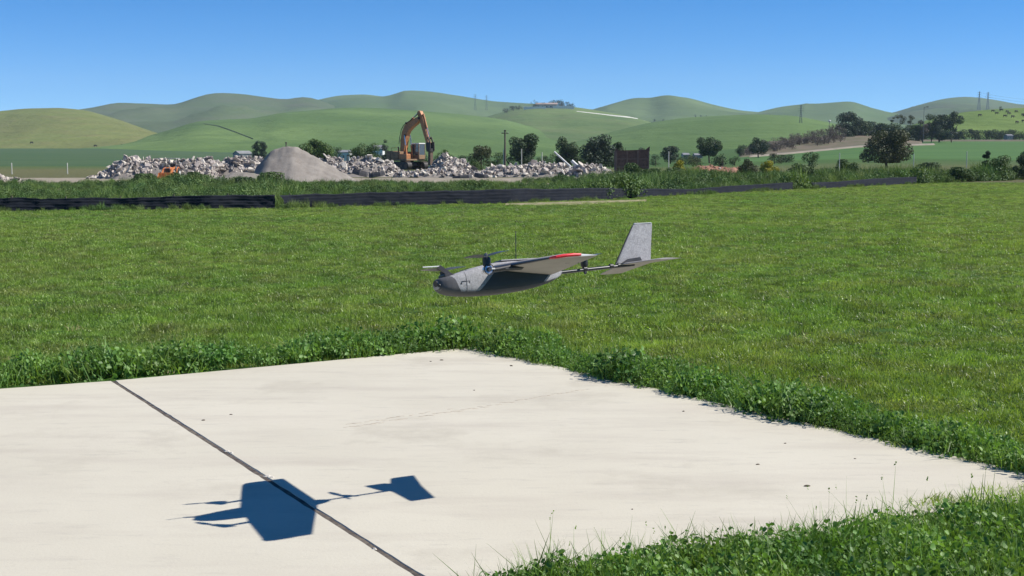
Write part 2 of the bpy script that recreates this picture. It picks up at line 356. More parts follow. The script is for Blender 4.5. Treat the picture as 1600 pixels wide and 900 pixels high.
def G(px, py, z=ZS):
    d = at(px, py, 1.0) - Vector((0, 0, CAMH)); t = (z - CAMH) / d.z; return Vector((0, 0, CAMH)) + d * t
M_peb = mat('pebble', (.13, .10, .07), (.07, .055, .04), scale=40)
for i, (px, py, r, lab) in enumerate([(318, 657, .014, 'dark pebble on the slab, left one of the pair right of the joint'), (361, 648, .011, 'dark pebble on the slab, right one of the pair right of the joint'),
        (690, 563, .016, 'brown leaf crumb near the far corner of the slab'), (673, 565, .011, 'smaller brown leaf crumb beside another near the far corner of the slab'), (799, 572, .018, 'flat brown leaf crumb by the weeds right of the far corner'),
        (1068, 643, .013, 'dark pebble by the right edge weeds of the slab'), (1227, 693, .010, 'small dark pebble on the slab below the right weeds'), (1184, 726, .012, 'lone small dark pebble in the bare right part of the slab'),
        (1261, 760, .017, 'dark pebble nearest the foreground grass'), (1336, 717, .008, 'tiny pebble at the right end of the slab'), (741, 610, .010, 'tiny brown crumb in the middle of the far slab'), (988, 796, .008, 'tiny dark crumb in the near middle of the slab')]):
    q = G(px, py); r *= .62; mb = MB(); n = 7; rings = []
    for k, (hh, s) in enumerate(((0, .8), (.45, 1), (.9, .5))):
        rings.append([(r * s * (1 + .35 * math.sin(a * 2 + i)) * math.cos(a) * 1.3, r * s * .8 * math.sin(a), hh * r * .8) for a in np.linspace(0, 2 * math.pi, n + 1)[:-1]])
    mb.loft(rings); o = mb.build('pebble', M_peb); o.location = q; tag(o, lab, 'pebble', 'crumbs and pebbles on the slab')
# faint dashed wheel track pressed into the pad: thin dirt flakes
M_track = mat('track_dirt', (.50, .445, .36), (.46, .40, .32), scale=30, rough=.95)
mb = MB()
for (pa, pb, n) in (((540, 668), (730, 640), 34), ((735, 639), (955, 601), 30), ((548, 663), (720, 637), 20)):
    for k in range(n):
        if random.random() < .25: continue
        q = G(pa[0] + (pb[0] - pa[0]) * k / n, pa[1] + (pb[1] - pa[1]) * k / n + random.uniform(-1.2, 1.2)); a = math.radians(24 + random.uniform(-9, 9)); l = random.uniform(.015, .035); ww = random.uniform(.003, .007)
        ca, sa = math.cos(a), math.sin(a)
        lo = [(q.x + ca * x - sa * y, q.y + sa * x + ca * y) for x, y in ((-l, -ww * .3), (0, -ww), (l, -ww * .2), (l * .6, ww), (-l * .5, ww))]
        mb.loft([[(x, y, ZS - .001) for x, y in lo], [(x, y, ZS + .0015) for x, y in lo]])
o = mb.build('tyre_track', M_track); tag(o, 'faint dashed track of dirt across the slab', None, None, 'stuff')

# ------------------------------------------------------------------ grass and weeds (scattered over point meshes)
def blades(n, r, h0, h1, wd, lean=.6, curl=.5, seed=0):
    g = np.random.default_rng(seed); a = g.uniform(0, 2 * np.pi, n); rr = r * np.sqrt(g.uniform(0, 1, n)); bx, by = rr * np.cos(a), rr * np.sin(a)
    d = g.uniform(0, 2 * np.pi, n); h = g.uniform(h0, h1, n); le = g.uniform(.1, lean, n); f = g.uniform(0, 2 * np.pi, n); ww = wd * g.uniform(.6, 1.3, n)
    V = []; 
    for t, wk in ((0, 1), (.5, .85), (1, .12)):
        off = h * le * (t * (1 - curl) + curl * t * t); x = bx + np.cos(d) * off; y = by + np.sin(d) * off; z = h * t * (1 - .25 * le * t)
        wx, wy = np.cos(f) * ww * wk / 2, np.sin(f) * ww * wk / 2
        V += [np.stack([x - wx, y - wy, z], -1), np.stack([x + wx, y + wy, z], -1)]
    V = np.stack(V, 1); i = np.arange(n)[:, None] * 6
    Q = np.concatenate([i + [0, 1, 3, 2], i + [2, 3, 5, 4]]); return V.reshape(-1, 3), Q
def leaves(n, r, h, size, seed=0, up=.6):
    """dome of rounded leaves, each a folded six-cornered blade (two quads)"""
    g = np.random.default_rng(seed); V = []; Q = []
    for k in range(n):
        a = g.uniform(0, 2 * np.pi); q = math.sqrt(g.uniform(0, 1)); hh = h * (1 - .6 * q * q) * g.uniform(.25, 1)
        c = np.array([r * q * math.cos(a), r * q * math.sin(a), hh]); s = size * g.uniform(.6, 1.3)
        n_ = np.array([g.normal() * .6 + .4 * math.cos(a), g.normal() * .6 + .4 * math.sin(a), up + g.uniform(0, .6)]); n_ /= np.linalg.norm(n_)
        t = np.cross(n_, g.normal(size=3)); t /= np.linalg.norm(t); b_ = np.cross(n_, t)
        pts = [(-1, 0, 0), (-.45, -.8, .25), (.55, -.75, .2), (1, 0, -.1), (.55, .75, .2), (-.45, .8, .25)]; o = len(V)
        V += [c + s * .5 * (x * t + y * b_ + z * n_) for x, y, z in pts]; Q += [(o, o + 1, o + 2, o + 3), (o, o + 3, o + 4, o + 5)]
    return np.array(V), np.array(Q)
def merge(*parts):
    V = []; Q = []; n = 0
    for v, q in parts: V.append(v); Q.append(np.asarray(q) + n); n += len(v)
    return np.concatenate(V), np.concatenate(Q)
def proto_collection(name, protos):
    c = bpy.data.collections.new(name)
    for i, (vq, m) in enumerate(protos):
        me = quad_mesh('%s_%02d' % (name, i), *vq); me.materials.append(m)
        c.objects.link(bpy.data.objects.new('%s_%02d' % (name, i), me))
    return c
def scatter(name, pts, scl, idx, coll, label, m, tilt=.12, parent=None):
    pts = np.asarray(pts, np.float32); n = len(pts)
    me = bpy.data.meshes.new(name); me.vertices.add(n); me.vertices.foreach_set('co', pts.ravel())
    g = np.random.default_rng(n); rot = np.stack([g.normal(0, tilt, n), g.normal(0, tilt, n), g.uniform(0, 2 * np.pi, n)], -1).astype(np.float32)
    me.attributes.new('rot', 'FLOAT_VECTOR', 'POINT').data.foreach_set('vector', rot.ravel())
    scl = np.asarray(scl, np.float32)
    if scl.ndim == 1: scl = np.repeat(scl[:, None], 3, 1)
    me.attributes.new('scl', 'FLOAT_VECTOR', 'POINT').data.foreach_set('vector', scl.ravel())
    me.attributes.new('idx', 'INT', 'POINT').data.foreach_set('value', np.asarray(idx, np.int32))
    o = link(name, me, m, parent)
    t = bpy.data.node_groups.new(name, 'GeometryNodeTree'); t.interface.new_socket('Geometry', in_out='INPUT', socket_type='NodeSocketGeometry'); t.interface.new_socket('Geometry', in_out='OUTPUT', socket_type='NodeSocketGeometry')
    N = t.nodes; L = t.links; gi = N.new('NodeGroupInput'); go = N.new('NodeGroupOutput'); ip = N.new('GeometryNodeInstanceOnPoints')
    ci = N.new('GeometryNodeCollectionInfo'); ci.inputs['Collection'].default_value = coll; ci.inputs['Separate Children'].default_value = True; ci.inputs['Reset Children'].default_value = True
    def na(nm, ty):
        k = N.new('GeometryNodeInputNamedAttribute'); k.data_type = ty; k.inputs['Name'].default_value = nm; return k.outputs['Attribute']
    e2r = N.new('FunctionNodeEulerToRotation'); L.new(na('rot', 'FLOAT_VECTOR'), e2r.inputs[0])
    L.new(gi.outputs[0], ip.inputs['Points']); L.new(ci.outputs[0], ip.inputs['Instance']); ip.inputs['Pick Instance'].default_value = True
    L.new(na('idx', 'INT'), ip.inputs['Instance Index']); L.new(e2r.outputs[0], ip.inputs['Rotation']); L.new(na('scl', 'FLOAT_VECTOR'), ip.inputs['Scale'])
    L.new(ip.outputs[0], go.inputs[0]); md = o.modifiers.new('scatter', 'NODES'); md.node_group = t
    if parent is None: tag(o, label, None, None, 'stuff')
    else: o['kind'] = 'stuff'
    return o
FENCE = [(0, 331), (-400, 338), (430, 326), (437, 326), (800, 318), (950, 312), (1080, 305), (1160, 301), (1235, 297), (1270, 295.5), (1300, 294), (1430, 288), (1600, 281), (2000, 275)]
FP = sorted([tuple(G(px, py, 0.0)[:2]) for px, py in FENCE])
FX = [p[0] for p in FP]; FY = [p[1] for p in FP]
def fence_y(x): return np.interp(x, FX, FY)
PAD = [SL0, SLF, JF, CR, C0]
def pad_dist(x, y):
    """signed distance to the pad outline, positive outside (convex polygon, counter-clockwise)"""
    d = np.full(np.shape(x), -1e9)
    for i in range(len(PAD)):
        a, b = PAD[i], PAD[(i + 1) % len(PAD)]; e = (b - a).normalized()
        d = np.maximum(d, (np.asarray(x) - a.x) * e.y - (np.asarray(y) - a.y) * e.x)
    return d
def fnoise(x, y, s, seed=0.): return np.array([mnoise.fractal((a * s + seed, b * s, seed), 1, 2, 3) for a, b in zip(x, y)])

def lawn():
    c = proto_collection('lawn_tuft', [(merge(blades(110, .16, .022, .066, .0055, 1.0, .5, i), leaves(8, .15, .04, .015, 40 + i, .3)), M_grass) for i in range(5)] + [(merge(blades(40, .15, .02, .055, .0065, 1.1, .5, 50 + i), leaves(40, .15, .045, .017, 60 + i, .3)), M_grass) for i in range(2)] + [(blades(55, .16, .02, .06, .005, 1.2, .5, 80), M_straw)])
    P = []; S = []
    for (d0, d1, dens, sc_) in ((3.5, 12, 95, .8), (12, 22, 62, .95), (22, 36, 40, 1.15), (36, 92, 22, 1.3)):
        A = (d1 - d0) * (2 * (.47 * d1 + 3)); n = int(A * dens)
        y = rng.uniform(d0, d1, n); x = rng.uniform(-(.47 * d1 + 3), .47 * d1 + 3, n)
        k = (abs(x) < .47 * y + 3) & (pad_dist(x, y) > .02) & (y < fence_y(x) - .2)
        P.append(np.stack([x[k], y[k], np.full(k.sum(), 0.0)], -1)); S.append(sc_ * rng.uniform(.75, 1.25, k.sum()))
    P = np.concatenate(P); S = np.concatenate(S); sz = fnoise(P[:, 0], P[:, 1], .35, 3.) 
    S = np.stack([S, S, S * (1 + .5 * sz) * rng.uniform(.7, 1.3, len(S)) * np.interp(P[:, 1], [10, 40], [1, .62])], -1)
    scatter('grass', P, S, np.where(rng.random(len(P)) < .008 + .05 * np.clip(fnoise(P[:, 0], P[:, 1], .5, 9.) - .05, 0, 1), 7, rng.choice(7, len(P), p=[.17, .17, .17, .17, .16, .08, .08])), c, 'mown green grass covering the field around the pad', M_grass)
lawn()

def edge_weeds():
    c = proto_collection('edge_weed', [(merge(leaves(95, .15, .165, .018 + .003 * i, 10 + i, .25), blades(26, .14, .07, .21, .005, .7, .5, i)), M_weed) for i in range(4)] + [(merge(blades(60, .13, .06, .17, .0065, .9, .6, 90 + i), leaves(26, .13, .09, .02, 95 + i, .3)), M_tall) for i in range(3)] + [(leaves(70, .12, .19, .026, 300, .2), M_weed), (blades(16, .10, .08, .24, .004, .7, .6, 310), M_straw)])
    P = []; S = []; I = []
    def run(a, b, n, w1, hk, sd):
        e = (b - a); L_ = e.length; e = e.normalized(); nr = Vector((e.y, -e.x))
        for k in range(n):
            t = random.random() * L_; q = a + e * t
            l1 = mnoise.noise((t * 1.1, sd, 0)); l2 = mnoise.noise((t * 4.0, sd, 3))
            wid = w1 * (.75 + .6 * l1 + .3 * l2); d = .02 + .02 * l2 + max(.1, wid) * random.random() ** 1.15
            fall = max(0., 1 - d / max(.15, wid * 1.15)); s_ = (.42 + .62 * fall ** .7) * (1 + .55 * l1 + .75 * l2) * random.uniform(.5, 1.25) * hk
            q = q + nr * d; P.append((q.x, q.y, 0)); S.append(max(.25, s_)); I.append(random.choice((0, 1, 2, 3, 0, 1, 2, 3, 7, 4, 5, 6)) if random.random() < .35 + .65 * fall else random.choice((4, 5, 6, 4, 5, 6, 8)))
    run(CR, C0, 860, .8, 1.12, 1.5)
    run(C0, SL0, 950, .72, 1.02, 7.5)
    scatter('edge_weeds', P, S, I, c, 'band of leafy clover and mallow along the far edges of the pad', M_weed, tilt=.3)
edge_weeds()

def front_grass():
    def stalks(n, seed):
        g = np.random.default_rng(seed); parts = []
        for k in range(n):
            v, q = blades(1, .1, .20, .36, .0035, .55, .7, seed * 31 + k); parts.append((v, q))
            top = v[4:6].mean(0); hv, hq = leaves(4, .003, .03, .008, seed + k); parts.append((hv * [1, 1, 1.5] + top - [0, 0, .02], hq))
        return merge(*parts)
    c = proto_collection('front_tuft', [(merge(leaves(150, .15, .16, .021, 110 + i, .3), blades(45, .13, .06, .20, .0045, .9, .6, i + 5)), M_weed) for i in range(3)] +
        [(merge(blades(80, .13, .06, .23, .0052, 1.0, .6, 120 + i), leaves(60, .14, .13, .021, 140 + i, .3)), M_tall) for i in range(3)] + [(stalks(4, 3 + i), M_tall) for i in range(2)])
    P = []; S = []; I = []
    n = 9000; x = rng.uniform(-2.0, 6.0, n); y = rng.uniform(2.3, 7.2, n); d = pad_dist(x, y)
    # only the ground in front of the pad
    e = (CR - JF).normalized(); side = (x - JF.x) * e.y - (y - JF.y) * e.x
    k = (d > .015) & (side > 0.0) & (side < 2.6) & (abs(x) < y * .55 + 1.0); x, y, d, side = x[k], y[k], d[k], side[k]
    lum = fnoise(x, y, 1.1, 8.); right = np.clip((x - .2) / 1.2, 0, 1)
    for a, b_, dd, l, r in zip(x, y, d, lum, right):
        if a < -.24 + .45 * random.random(): continue
        s = (.80 + .5 * l + .10 * r) * random.uniform(.7, 1.25) * (.8 if dd < .1 else 1)
        P.append((a, b_, 0)); S.append(max(.3, s)); I.append(random.choice((0, 1, 2, 0, 1, 2, 0, 1, 3, 4, 5)) if l * 1.2 + r * .6 > .25 else random.choice((3, 4, 5, 3, 4, 5, 0, 1, 2)))
    for k in range(14):
        t = random.uniform(.02, 1); q = JF.lerp(CR, t); nr = Vector((e.y, -e.x)); q = q + nr * random.uniform(.02, .45)
        P.append((q.x, q.y, 0)); S.append(random.uniform(.6, 1.05)); I.append(random.choice((6, 7)))
    scatter('foreground_weeds', P, S, I, c, 'tall grass and clover in the near right corner in front of the pad', M_tall, tilt=.2)
front_grass()

def belt():
    c = proto_collection('belt_clump', [(blades(95, .35, .35, .95, .022, .6, .5, 200 + i), M_belt) for i in range(3)] + [(merge(leaves(300, .42, .6, .06, 210 + i, .3), blades(26, .3, .3, .8, .02, .5, .4, i)), M_beltd) for i in range(3)] + [(merge(blades(60, .3, .3, .7, .02, .6, .5, 230), leaves(40, .35, .6, .035, 231, 1.2)), M_belt)])
    P = []; S = []; I = []
    n = 30000; x = rng.uniform(-48, 62, n); y = rng.uniform(42, 128, n); fy = fence_y(x); px = 800 + FPX * x / y
    back = np.interp(px, [-200, 150, 330, 700, 950, 1050, 1150, 1400, 2000], [84, 86, 92, 88, 98, 112, 122, 128, 128])
    k = (y > fy + .5) & (y < back) & (abs(px - 800) < 950); x, y, px, fy = x[k], y[k], px[k], fy[k]
    lum = fnoise(x, y, .12, 2.)
    hgt = np.interp(px, [-200, 0, 130, 190, 215, 320, 360, 420, 480, 560, 700, 800, 900, 960, 1050, 1150, 1300, 1440, 1600], [.5, .5, .42, .48, .55, .6, .5, .72, .5, .42, .38, .42, .5, .7, .8, .75, .9, .85, .95])
    for a, b_, l, h in zip(x, y, lum, hgt):
        s = h * (1 + 1.5 * l) * random.uniform(.45, 1.2)
        P.append((a, b_, gzf(a, b_))); S.append(max(.2, s)); I.append(random.choice((0, 1, 2, 0, 1, 6)) if l < -.02 else random.choice((3, 4, 5, 3, 4, 0)))
    # weeds growing against the near side of the silt fence
    for k in range(900):
        a = random.uniform(-20, 34); yb = float(fence_y(a)) - random.uniform(.05, .5)
        l = mnoise.noise((a * .5, 7., 0))
        if l < .05 and random.random() < .8: continue
        P.append((a, yb, 0)); S.append(random.uniform(.10, .30) * (1 + .8 * l)); I.append(random.choice((0, 1, 2, 3, 4, 6)))
    scatter('tall_weeds', P, S, I, c, 'belt of tall weeds and wild grass behind the black silt fence', M_belt, tilt=.2)
belt()

# pale bare strip of dirt in the grass before the fence
M_dirt = mat('dirt', (.33, .28, .17), (.25, .22, .12), scale=1.5, rough=.95, coord='World', c3=(.12, .14, .05), scale3=4)
u = []
for px in np.linspace(790, 1010, 40):
    t = (px - 790) / 220; yc = 321.5 - 6.5 * t; wd = 2.2 * math.sin(math.pi * min(max(t, .03), .97)) * (1 + .4 * mnoise.noise((px * .06, 0, 0)))
    u.append([tuple(G(px, yc + wd, 0) + Vector((0, 0, .012))), tuple(G(px, yc, 0) + Vector((0, 0, .085))), tuple(G(px, yc - wd, 0) + Vector((0, 0, .012)))])
o = link('bare_dirt', grid_mesh('bare_dirt', np.array(u)), M_dirt); tag(o, 'narrow strip of bare pale dirt in the grass near the fence', None, None, 'structure')
# ------------------------------------------------------------------ silt fences
M_silt = mat('silt_fabric', (.018, .021, .030), (.026, .029, .038), scale=2.5, rough=.85, spec=.1, coord='World', c3=(.028, .029, .034), scale3=5)
M_stake = mat('fence_stake', (.22, .17, .11), (.15, .12, .08), scale=9)
def silt_fence(tops, label, flap=0.0):
    """tops: (px, top y) pairs; the foot follows the fence line on the ground"""
    a, b_ = tops[0][0], tops[-1][0]; n = int((b_ - a) / 5) + 2; rows = 15; pts = []; tx = [t[0] for t in tops]; ty = [t[1] for t in tops]
    bx = [f[0] for f in sorted(FENCE)]; by = [f[1] for f in sorted(FENCE)]
    base0 = None; stakes = []
    for i in range(n):
        px = a + (b_ - a) * i / (n - 1); g = G(px, float(np.interp(px, bx, by)), 0.0); D = g.y
        h = (float(np.interp(px, bx, by)) - float(np.interp(px, tx, ty))) * ppm(D); h *= 1 + .10 * mnoise.noise((px * .018, 1, 0)) + .05 * mnoise.noise((px * .07, 6, 0)); g.y += .12 * mnoise.noise((px * .02, 11, 0)) + .02 * mnoise.noise((px * .08, 5, 0))
        if base0 is None: base0 = g.copy()
        col = []
        sag = mnoise.noise((px * .013, 4, 0)) * .05
        for r in range(rows):
            t = r / (rows - 1)
            fold = .015 * math.sin(t * 30 + 2.2 * mnoise.noise((px * .01, 2, 0)) + px * .004) * (.5 + .8 * abs(mnoise.noise((px * .012, 8, 0)))) + sag * math.sin(t * math.pi)
            rip = .03 * mnoise.noise((px * .09, t * 4, 0))
            end = flap * max(0, 1 - (i / 5.0)) * math.sin(t * math.pi) * .3
            col.append((g.x + rip * .4 + end - base0.x, g.y + fold + rip + .12 * t * sag * 4 - base0.y, -.03 + h * t + .012))
        pts.append(col)
        if i % 17 == 3: stakes.append((g.x - base0.x, g.y - base0.y, h))
    o = empty('silt_fence', base0, label, 'silt fence')
    P = np.array(pts); back = P + np.array([0, .012, 0]); loop = np.concatenate([P, back[:, ::-1]], 1); loop = np.concatenate([loop, loop[:, :1]], 1)
    f = link('fabric', grid_mesh('silt_fabric', loop), M_silt, o, smooth=True)
    for (x, y, h) in stakes: MB().box((x, y + .10, h * .5), (.045, .045, h + .08), taper=.8).build('stake', M_stake, o)
    return o
silt_fence([(-420, 311), (-200, 310), (0, 309), (200, 308.5), (290, 305), (430, 303.5)], 'long black silt fence at the left, in front of the tractor and gravel pile')
silt_fence([(437, 304.5), (500, 302), (560, 300.5), (700, 297.5), (800, 294.5), (950, 293), (1020, 295), (1080, 294.5), (1160, 289), (1238, 284)], 'middle run of pleated black silt fence below the excavator', .5)
silt_fence([(1268, 284.5), (1310, 283.5), (1360, 278.5), (1400, 277), (1432, 276)], 'short sagging black silt fence at the right end', .3)

# ------------------------------------------------------------------ gravel heap and rubble
M_heap = mat('crushed_stone', (.29, .262, .228), (.235, .212, .186), scale=.9, rough=.97, spec=.1, bump=.5, bscale=20, coord='World', c3=(.20, .175, .15), scale3=2.2)
def heap(name, label, cat, D, outline, base_py, depth, m, rough=.08, parent=None, seed=0):
    """free-standing heap: crest outline in pixels at depth D, falling off in front and behind with the slope of loose stone"""
    xs = [p[0] for p in outline]; ys = [p[1] for p in outline]; n = 70; k = 34; P = np.zeros((n, k, 3)); o0 = at((xs[0] + xs[-1]) / 2, base_py, D); o0.z = gzf(o0.x, D)
    for i in range(n):
        px = xs[0] + (xs[-1] - xs[0]) * i / (n - 1); h = max(0.0, (base_py - np.interp(px, xs, ys)) * ppm(D)); X = (px - 800) / FPX * D
        for j in range(k):
            v = -1 + 2 * j / (k - 1); half = depth * (.25 + .75 * h / max(.01, max((base_py - y) * ppm(D) for y in ys)))
            z = h * max(0.0, 1 - abs(v) ** 1.05) - .05 * h * max(0., mnoise.noise((X * 2.2 + seed, 1.3, v * .6))) * (1 - abs(v)) * 2; z += rough * h * mnoise.fractal((X * .7 + seed, v * 2.5, seed), 1, 2, 4) * (1 - abs(v)) - .05
            P[i, j] = (X - o0.x, v * half, z)
    o = link(name, grid_mesh(name, P), m, parent, smooth=True); o.location = o0 if parent is None else (0, 0, 0)
    if parent is None: tag(o, label, cat)
    return o, P, o0
heap('gravel_pile', 'smooth grey brown heap of crushed stone left of the excavator', 'gravel pile', 94, [(392, 287), (402, 262), (418, 241), (426, 233.5), (446, 231.5), (464, 229.5), (472, 231.5), (492, 243), (512, 255), (534, 268), (558, 282), (574, 288)], 287, 3.6, M_heap, .10)
heap('gravel_pile', 'low grey mound of crushed stone at the left foot of the big gravel heap', 'gravel pile', 92, [(322, 287), (340, 276), (360, 270), (385, 268), (410, 272), (440, 287)], 287, 2.4, M_heap, .15, seed=4)
M_ch = [mat('concrete_chunk_a', (.58, .52, .445), (.46, .405, .345), scale=3, rough=.95), mat('concrete_chunk_b', (.46, .40, .36), (.36, .31, .275), scale=3, rough=.95), mat('concrete_chunk_c', (.62, .565, .485), (.50, .455, .385), scale=3, rough=.95), mat('concrete_chunk_d', (.25, .215, .195), (.18, .155, .14), scale=3, rough=.95)]
M_rub = mat('rubble_core', (.25, .22, .195), (.18, .16, .14), scale=1.2, rough=.97, bump=.6, bscale=9, c3=(.30, .27, .23), scale3=4)
def chunk_mesh(i):
    g = random.Random(i); n = g.choice((4, 5, 5, 6)); sx, sy, sz = g.uniform(.5, 1), g.uniform(.45, .9), g.choice((.16, .25, .45, .6)); b = MB(); rings = []
    for zz, k in ((-.5, .85), (-.15, 1.0), (.5, .8)):
        rings.append([(sx * k * math.cos(2 * math.pi * q / n + .4) * g.uniform(.75, 1.1), sy * k * math.sin(2 * math.pi * q / n + .4) * g.uniform(.75, 1.1), sz * zz * g.uniform(.8, 1.2)) for q in range(n)])
    b.loft(rings); return b.mesh('concrete_chunk')
CH = [chunk_mesh(i) for i in range(10)]
CHM = []
for me in CH:
    row = []
    for m in M_ch:
        c = me.copy(); c.materials.append(m); row.append(c)
    CHM.append(row)
def rubble(label, D, outline, base_py, depth, nparts, nloose, seed, size=(.26, .68)):
    random.seed(seed)
    root = empty('rubble_pile', (0, 0, 0), label, 'rubble pile')
    o, P, o0 = heap('rubble_core', None, None, D, outline, base_py, depth, M_rub, .25, root, seed); root.location = o0
    n, k, _ = P.shape
    def spot(front=True):
        for _ in range(20):
            i = random.randrange(1, n - 1); j = int(random.triangular(2, k - 3, k * (.38 if front else .6)))
            if random.random() < .15 + P[i, k // 2, 2] / max(.01, P[:, k // 2, 2].max()): break
        return i, j, Vector(P[i, j])
    for q in range(nparts):
        i, j, p = spot(); c = link('concrete_chunk', random.choice(CHM)[random.choice((0, 0, 1, 1, 2, 2, 3))], None, root)
        s = random.uniform(*size); c.scale = (s, s, s); c.location = p + Vector((0, 0, s * .18)); c.rotation_euler = (random.uniform(-1, 1), random.uniform(-1, 1), random.uniform(0, 6.3))
    # smaller pieces, too small to tell apart: one joined part per tone
    for mi in range(4):
        V = []; F_ = []; nv = 0
        for q in range(nloose // 4):
            i, j, p = spot(random.random() < .75); me = CH[random.randrange(10)]; s = random.uniform(.09, .26) * size[1] / .55
            M = Matrix.Translation(p + Vector((0, 0, s * .3))) @ Euler((random.uniform(-3, 3), random.uniform(-3, 3), random.uniform(0, 6))).to_matrix().to_4x4() @ Matrix.Scale(s, 4)
            V += [tuple(M @ v.co) for v in me.vertices]; F_ += [tuple(x + nv for x in f.vertices) for f in me.polygons]; nv += len(me.vertices)
        me = bpy.data.meshes.new('loose_rubble'); me.from_pydata(V, [], F_); lo = link('loose_rubble', me, M_ch[mi], root); lo['kind'] = 'stuff'
    return root
rubble('broken concrete pile at the far left behind the orange tractor', 112, [(138, 281), (150, 278), (175, 263), (196, 249), (210, 248), (240, 252), (262, 253), (290, 252), (310, 250), (335, 254), (350, 281)], 281, 2.6, 85, 900, 11)
rubble('broken concrete pile between the tractor and the gravel heap', 116, [(300, 280), (315, 255), (330, 248), (352, 249), (380, 247), (405, 249), (430, 251), (445, 280)], 280, 2.6, 55, 550, 12)
rubble('broken concrete pile between the gravel heap and the excavator', 126, [(470, 277), (485, 251), (510, 246), (540, 248), (575, 247), (600, 249), (618, 258), (640, 277)], 276, 2.8, 60, 600, 13)
rubble('low spill of broken concrete in front of the excavator tracks', 122, [(610, 279), (630, 271), (660, 268), (700, 267), (740, 272), (775, 279)], 279, 2.0, 40, 500, 14)
rubble('peaked broken concrete pile right of the hydraulic breaker', 138, [(664, 275), (676, 258), (690, 245), (700, 242), (712, 248), (730, 258), (745, 266), (760, 275)], 274, 2.6, 50, 450, 15)
rubble('low broken concrete pile between the peaked pile and the leaning post', 124, [(735, 278), (755, 266), (775, 262), (800, 258), (830, 257), (862, 256), (890, 262), (915, 278)], 277, 2.4, 60, 650, 16)
rubble('broken concrete slabs at the right end left of the rusty bin', 116, [(868, 280), (885, 266), (905, 261), (925, 258), (940, 264), (955, 273), (966, 281)], 280, 2.2, 40, 260, 17, (.3, .75))
rubble('few broken concrete pieces at the left edge by the gravel road', 100, [(-60, 284), (-20, 275), (0, 274), (12, 279), (30, 280), (45, 285)], 284, 1.4, 16, 90, 18)
# dark flat slabs lying before the right piles
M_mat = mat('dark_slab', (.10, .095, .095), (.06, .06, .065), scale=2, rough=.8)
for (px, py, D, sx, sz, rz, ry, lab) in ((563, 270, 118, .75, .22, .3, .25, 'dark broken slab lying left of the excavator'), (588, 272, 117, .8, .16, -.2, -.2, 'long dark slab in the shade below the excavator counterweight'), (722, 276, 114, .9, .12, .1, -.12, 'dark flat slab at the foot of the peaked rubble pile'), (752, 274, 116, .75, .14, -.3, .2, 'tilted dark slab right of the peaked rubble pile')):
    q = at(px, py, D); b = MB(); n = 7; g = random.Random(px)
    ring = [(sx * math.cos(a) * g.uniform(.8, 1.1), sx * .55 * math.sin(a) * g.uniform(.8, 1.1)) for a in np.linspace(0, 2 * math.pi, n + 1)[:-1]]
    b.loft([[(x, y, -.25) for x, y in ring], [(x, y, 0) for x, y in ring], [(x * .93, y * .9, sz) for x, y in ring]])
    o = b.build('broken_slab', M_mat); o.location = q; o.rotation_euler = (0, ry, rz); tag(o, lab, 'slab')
# brick heap at the right
M_brick = mat('brick_rubble', (.30, .135, .085), (.36, .20, .14), scale=1.1, rough=.95, bump=.6, bscale=8, c3=(.20, .10, .07), scale3=4)
o, P, o0 = heap('brick_pile', 'low heap of reddish broken brick and earth beyond the rusty bin', 'brick pile', 150, [(1066, 268), (1078, 259), (1092, 253), (1110, 254), (1128, 256), (1145, 257), (1165, 263), (1190, 268)], 268, 3.0, M_brick, .3, seed=2)
for q in range(46):
    i, j = random.randrange(4, 62), random.randrange(4, 24); c = link('brick', random.choice(CHM)[random.choice((0, 1, 2))] if random.random() < .25 else CH[random.randrange(10)].copy(), M_brick, o); s = random.uniform(.15, .42); c.scale = (s, s, s); c.location = Vector(P[i, j]) + Vector((0, 0, s * .2)); c.rotation_euler = (random.uniform(-1, 1), random.uniform(-1, 1), random.uniform(0, 6))

